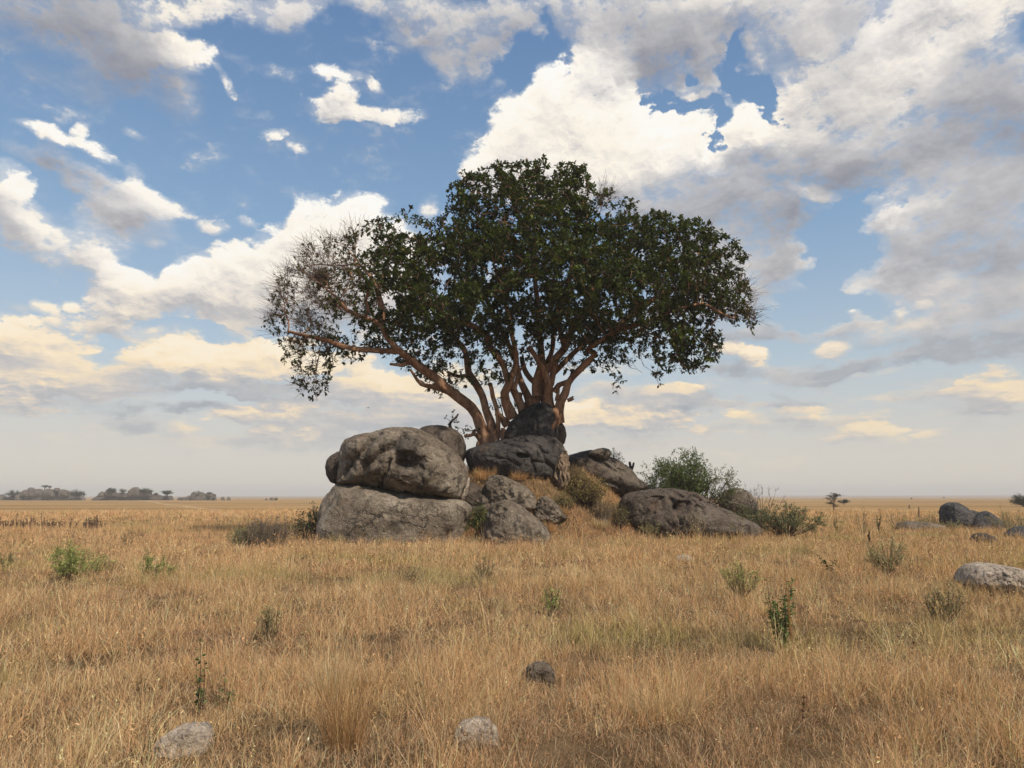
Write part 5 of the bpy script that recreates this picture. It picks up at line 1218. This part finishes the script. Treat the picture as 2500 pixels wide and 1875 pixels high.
# ------------------------------------------------------------------ far rocky outcrops and thorn trees
zf = Z(0, 1150, .15823); zg = Z(350, 1150, .15823)
M_FARROCK = rock_mat('far_granite', (.09, .075, .062), (.15, .128, .108), (.22, .195, .165), .5, .35)
M_FARLEAF = leaf_mat('thorn_tree_leaves', .15, .8, .1)
def frock(poly, Y, T, label, group, seed, name='boulder', cat='boulder', mat=None):
    poly = [(x, y+13 if y > 1216 else y) for x, y in poly]
    rock(name, label, poly, Y, T, mat or M_FARROCK, sub=4, seed=seed, n=2.3, amp=1.5, cat=cat, group=group, blur=2)
def thorn_tree(label, px, base, Y, top, wpx, shape, seed, group=None, dens=1.0, trunk_px=1.6, lean=0.0, name='thorn_tree', col=(.045, .052, .026), under=None):
    """flat or domed crown: shape = crown depth as a share of the height"""
    R = np.random.default_rng(seed); b = np.array(P(px, base, Y)); h = P(px, top, Y).z-b[2]; w = wpx*Y/F
    b[2] -= .3
    root = empty(name, tuple(b)); tag(root, label, 'tree', group); g = Geo(); lf = Geo()
    fork = b+np.array([lean*w*.25, 0, h*(1-shape)*.62+.3]); r = trunk_px*Y/F/2
    q = catmull([b, (b+fork)/2+np.array([-lean*w*.06, 0, 0]), fork], h*.08); g.sweep(q, np.linspace(r*1.5, r, len(q)), 7, lump=.1, seed=seed)
    gl = Geo(); pts = []
    for i in range(22):
        a = R.uniform(0, 6.283); rr = np.sqrt(R.uniform(.04, 1)); dome = 1-.55*rr*rr
        e = b+np.array([lean*w*.35+math.cos(a)*rr*w*.47, math.sin(a)*rr*w*.47, .3+h*(1-shape)+h*shape*(dome-.30)*R.uniform(.75, 1)])
        m = fork+(e-fork)*.45+np.array([0, 0, h*.05*R.uniform(-1, 1)]); q = catmull([fork, m, e], h*.1); gl.sweep(q, np.linspace(r*.55, r*.12, len(q)), 4, cap=False)
        for t in np.linspace(.55, 1, 5): pts.append(q[int(t*(len(q)-1))])
        pts.append(e+R.normal(size=3)*np.array([w*.06, w*.06, h*.03])); pts.append(e+R.normal(size=3)*np.array([w*.07, w*.07, h*.03]))
    pts = np.array(pts); n_ = int(2600*dens); k = R.integers(0, len(pts), n_); p = pts[k]+R.normal(size=(n_, 3))*np.array([w*.055, w*.055, h*shape*.10])
    s = max(.05*w, .03*h)*R.uniform(.5, 1.1, n_)*.9
    lf.leaves(p, unit(rdir(n_, R)*np.array([1, 1, .5])), rdir(n_, R)*.5+np.array([0, 0, 1]), s, s*.7, np.array(col)*np.exp(R.normal(0, .3, (n_, 1))))
    g.build('trunk', M_TWIG, root, loc=tuple(b), tint=False); gl.build('branches', M_TWIG, root, loc=tuple(b), tint=False)
    if dens > 0: lf.build('crown', M_FARLEAF, root, smooth=False, loc=tuple(b))
    return root
Y1 = 470
# first outcrop (far left)
A1 = 'faded grey boulder of the leftmost far outcrop'; GA = 'boulders of the leftmost far outcrop'
frock(zf([(80, 430), (100, 398), (200, 372), (300, 345), (450, 330), (640, 300), (760, 290), (900, 292), (1040, 305), (1180, 345), (1290, 385), (1330, 430), (700, 450)]), Y1+6, 9, 'long low rocky mass of the leftmost far outcrop, boulders piled on it', None, 31, 'outcrop', 'outcrop')
for i, pl in enumerate([[(320, 400), (330, 325), (375, 292), (430, 288), (460, 320), (460, 400)], [(440, 410), (445, 262), (470, 253), (520, 256), (530, 290), (530, 400)], [(500, 410), (510, 310), (560, 275), (640, 275), (680, 320), (690, 400)], [(660, 400), (670, 300), (730, 272), (820, 280), (850, 330), (840, 400)], [(840, 330), (850, 270), (880, 258), (910, 268), (915, 320)], [(900, 400), (920, 290), (980, 280), (1050, 300), (1060, 390)], [(230, 420), (250, 370), (300, 355), (340, 380), (350, 430)]]):
    frock(zf(pl), Y1+i % 3-4, 2.6, A1, GA, 32+i)
frock(zf([(-40, 430), (-20, 385), (20, 358), (60, 360), (90, 385), (95, 430)]), Y1, 3, 'small round boulder at the left edge of the horizon', None, 40)
thorn_tree('spreading bushy tree leaning left off the leftmost far outcrop', *zf([(190, 395)])[0], Y1-2, 1150+255*.158, 33, .85, 1, lean=.2, dens=1.3)
thorn_tree('small flat crowned tree on top of the leftmost far outcrop, the wider of two', *zf([(690, 285)])[0], Y1, 1150+205*.158, 18, .45, 2)
thorn_tree('small flat crowned tree on top of the leftmost far outcrop, the narrower of two', *zf([(765, 285)])[0], Y1, 1150+216*.158, 11, .45, 3)
thorn_tree('broad bushy tree on the right end of the leftmost far outcrop', *zf([(1185, 395)])[0], Y1-3, 1150+242*.158, 36, .95, 4, dens=1.6)
stalks('dead_stump', 'tiny dark upright stump on the skyline right of the leftmost far outcrop', 'stump', [(204.2, 1212, 204.4, 1206, Y1), (203.4, 1212, 203.8, 1207, Y1)], (.03, .025, .02), .008, 6)
# second outcrop
Y2 = 450; A2 = 'grey boulder of the second far outcrop from the left'; GB = 'boulders of the second far outcrop'
frock(zf([(1400, 430), (1450, 395), (1530, 368), (1620, 350), (1780, 330), (2000, 340), (2200, 345), (2400, 360), (2560, 385), (2700, 420), (2740, 450), (2000, 460)]), Y2+6, 8, 'long low rocky mass of the second far outcrop from the left', None, 50, 'outcrop', 'outcrop')
for i, pl in enumerate([[(1500, 400), (1545, 340), (1575, 314), (1600, 325), (1620, 400)], [(1590, 400), (1640, 300), (1690, 262), (1760, 280), (1800, 340), (1800, 400)], [(1960, 400), (1980, 310), (2060, 250), (2130, 245), (2180, 300), (2180, 400)], [(2150, 400), (2170, 300), (2250, 275), (2330, 310), (2350, 400)], [(2330, 420), (2350, 370), (2420, 350), (2480, 370), (2490, 420)], [(2500, 430), (2520, 395), (2560, 370), (2600, 378), (2640, 430)], [(2600, 430), (2625, 375), (2650, 385), (2690, 430)], [(1800, 410), (1830, 350), (1900, 335), (1960, 370), (1970, 410)]]):
    frock(zf(pl), Y2+i % 3-4, 2.4, A2, GB, 51+i)
thorn_tree('domed tree at the left of the second far outcrop', *zf([(1725, 340)])[0], Y2-5, 1150+230*.158, 24, .75, 5)
thorn_tree('domed tree in the saddle of the second far outcrop', *zf([(1890, 370)])[0], Y2-5, 1150+245*.158, 20, .65, 6)
thorn_tree('wide domed tree on the summit of the second far outcrop', *zf([(2250, 350)])[0], Y2-5, 1150+238*.158, 32, .8, 7, dens=1.4)
thorn_tree('tiny low tree right of the wide domed one', *zg([(195, 375)])[0], Y2-5, 1150+325*.158, 11, .6, 8)
thorn_tree('umbrella shaped tree standing clear at the right end of the second far outcrop', *zg([(362, 395)])[0], Y2-8, 1150+277*.158, 31, .62, 9, trunk_px=2.2, dens=1.4)
# third outcrop
Y3 = 420; A3 = 'dark boulder of the third far outcrop, right of the umbrella shaped tree'; GC = 'boulders of the third far outcrop'
for i, pl in enumerate([[(505, 450), (540, 410), (580, 400), (590, 450)], [(590, 455), (600, 402), (690, 395), (740, 420), (740, 455)], [(670, 440), (690, 378), (720, 378), (740, 440)], [(715, 440), (730, 370), (760, 325), (800, 315), (840, 350), (850, 440)], [(830, 440), (840, 340), (890, 320), (940, 335), (960, 440)], [(940, 440), (955, 350), (1020, 330), (1070, 340), (1120, 380), (1115, 440)], [(780, 455), (800, 390), (900, 385), (1000, 400), (1020, 455)], [(1000, 455), (1020, 395), (1110, 395), (1170, 430), (1190, 455)], [(1200, 450), (1205, 405), (1240, 396), (1270, 430), (1275, 452)], [(1285, 450), (1300, 400), (1325, 396), (1360, 430), (1400, 445), (1395, 455)]]):
    frock(zg(pl), Y3+i % 3-3, 2.0, A3, GC, 61+i)
thorn_tree('tiny flat tree on the dome of the third far outcrop', *zg([(842, 345)])[0], Y3-5, 1150+297*.158, 9, .6, 10)
thorn_tree('small bushy tree on the right shoulder of the third far outcrop', *zg([(1010, 365)])[0], Y3-5, 1150+315*.158, 15, .7, 11)
thorn_tree('small dark tree at the right end of the third far outcrop dome', *zg([(1095, 395)])[0], Y3-5, 1150+330*.158, 9, .8, 12)
# fourth outcrop
A4 = 'dark boulder of the small far outcrop nearest the broad slab'; GD = 'boulders of the fourth far outcrop'
for i, pl in enumerate([[(1800, 458), (1850, 420), (1900, 410), (1940, 430), (1950, 458)], [(1940, 455), (1955, 415), (1990, 402), (2030, 425), (2030, 458)], [(2070, 455), (2100, 432), (2130, 450), (2140, 460)]]):
    frock(zg(pl), 400+i, 1.8, A4, GD, 81+i)
thorn_tree('small bushy tree on the far outcrop nearest the broad slab', *zg([(2040, 455)])[0], 400, 1150+380*.158, 13, .95, 13)
# right hand side
thorn_tree('flat topped thorn tree far out on the right plain, lower and denser crowned', *z4([(443, 535)])[0], 190, 1100+468*.2486, 28, .62, 14, dens=1.0, trunk_px=1.6, col=(.03, .04, .022))
thorn_tree('dark dense tree with a leaning trunk at the right edge of the plain', 2502, 1240, 150, 1200, 46, .74, 15, dens=2.2, trunk_px=3.2, lean=-.45, col=(.035, .042, .03))
thorn_tree('tiny pale tree far off on the right plain, left of the upright boulder', *z4([(1110, 478)])[0], 620, 1100+460*.2486, 8, .7, 16, dens=.5)
thorn_tree('tiny pale tree on the skyline above the upright dark boulder', *z4([(1425, 466)])[0], 900, 1100+452*.2486, 7, .6, 17, dens=.4)
# ragged thorn tree with layered arms
def ragged():
    Yr = 110; b = P(*z4([(343, 590)])[0], Yr); root = empty('thorn_tree', tuple(b)); tag(root, 'ragged thorn tree with flat layered arms on the right plain, taller of two', 'tree')
    g = Geo(); gl = Geo(); lf = Geo(); R = np.random.default_rng(9)
    def arm(pts, r0, r1, G_, lv=0, dy=0):
        pp = [np.array(P(x, y, Yr+dy*k_/len(pts))) for k_, (x, y) in enumerate(z4(pts))]; q = catmull(pp, .12); G_.sweep(q, np.linspace(r0, r1, len(q))*.2486*Yr/F, 5, lump=.1, seed=3)
        if lv:
            k = R.integers(len(q)//3, len(q), lv); p = q[k]+R.normal(size=(lv, 3))*np.array([.28, .4, .05]); s = R.uniform(.08, .2, lv)
            lf.leaves(p, unit(rdir(lv, R)*np.array([1, 1, .4])), rdir(lv, R)*.4+np.array([0, 0, 1]), s, s*.6, np.array([.055, .05, .035])*np.exp(R.normal(0, .3, (lv, 1))))
            A = q[k[:40]]; C = A+rdir(40, R)*np.array([.35, .35, .16]); gl.twigs(A, (A+C)/2, C, .02, .008)
    arm([(345, 600), (343, 560), (340, 525)], 6, 5, g)
    for a in ([(342, 530), (325, 505), (305, 480), (270, 466)], [(325, 505), (312, 520), (298, 512)], [(342, 525), (350, 490), (362, 460), (385, 438), (408, 436)], [(350, 490), (342, 455), (348, 422)], [(340, 500), (325, 460), (302, 442)], [(360, 465), (372, 440), (360, 425)], [(345, 560), (354, 545), (350, 530)]):
        arm(a, 4, 1.2, gl, 120, R.uniform(-1.5, 1.5))
    g.build('trunk', M_TWIG, root, loc=tuple(b), tint=False); gl.build('branches', M_TWIG, root, loc=tuple(b), tint=False); lf.build('crown', M_FARLEAF, root, smooth=False, loc=tuple(b))
ragged()
# ------------------------------------------------------------------ a small bird in the air left of the tree
def bird():
    b = np.array(P(898.5, 995.5, 60)); s = .115
    bm = bmesh.new(); bmesh.ops.create_uvsphere(bm, u_segments=14, v_segments=10, radius=1)
    for v in bm.verts:
        x, y, z = v.co; t = (x+1)/2; w = .26*(1-.5*abs(x)**1.5)
        v.co = Vector((x*1.0, y*w, z*w*.9+.05*x)) 
        if x > .6: v.co.z += .08
    V = [v.co[:] for v in bm.verts]; Fq = [[q.index for q in f.verts] for f in bm.faces]; bm.free()
    V = np.array(V); f4 = [f for f in Fq if len(f) == 4]; f3 = [f for f in Fq if len(f) == 3]
    n0 = len(V); ex = []; ef = []
    for sg in (1, -1):     # two arched wings and a tail
        st = [(.35, 0, .12, .42), (.30, .8, .50, .46), (.05, 1.5, .35, .36), (-.35, 2.1, -.25, .05)]
        for (x, y, z, c) in st: ex += [(x, sg*y, z), (x-c, sg*y, z-.03), (x-c*.5, sg*y, z+.05)]
        o = n0+len(ex)-12
        for k in range(3):
            for a_, b_ in ((0, 2), (2, 1), (1, 0)): ef.append([o+3*k+a_, o+3*k+b_, o+3*k+3+b_, o+3*k+3+a_])
    o = n0+len(ex); ex += [(-.8, .06, 0), (-.8, -.06, 0), (-1.6, .22, -.02), (-1.6, -.22, -.02), (-.8, 0, .05), (-1.6, 0, .03)]; ef += [[o, o+2, o+5, o+4], [o+4, o+5, o+3, o+1], [o, o+1, o+3, o+2]]
    V = np.concatenate([V, np.array(ex)])*s; a = math.radians(65); V = np.stack([V[:, 0]*math.cos(a)-V[:, 1]*math.sin(a), V[:, 0]*math.sin(a)+V[:, 1]*math.cos(a), V[:, 2]], 1)
    ob = mesh_obj('bird', V+b, [np.array(f4+ef), np.array(f3)], M_DEAD, loc=tuple(b)); tag(ob, 'small dark bird flying left of the tree, above the perched boulder', 'bird')
bird()
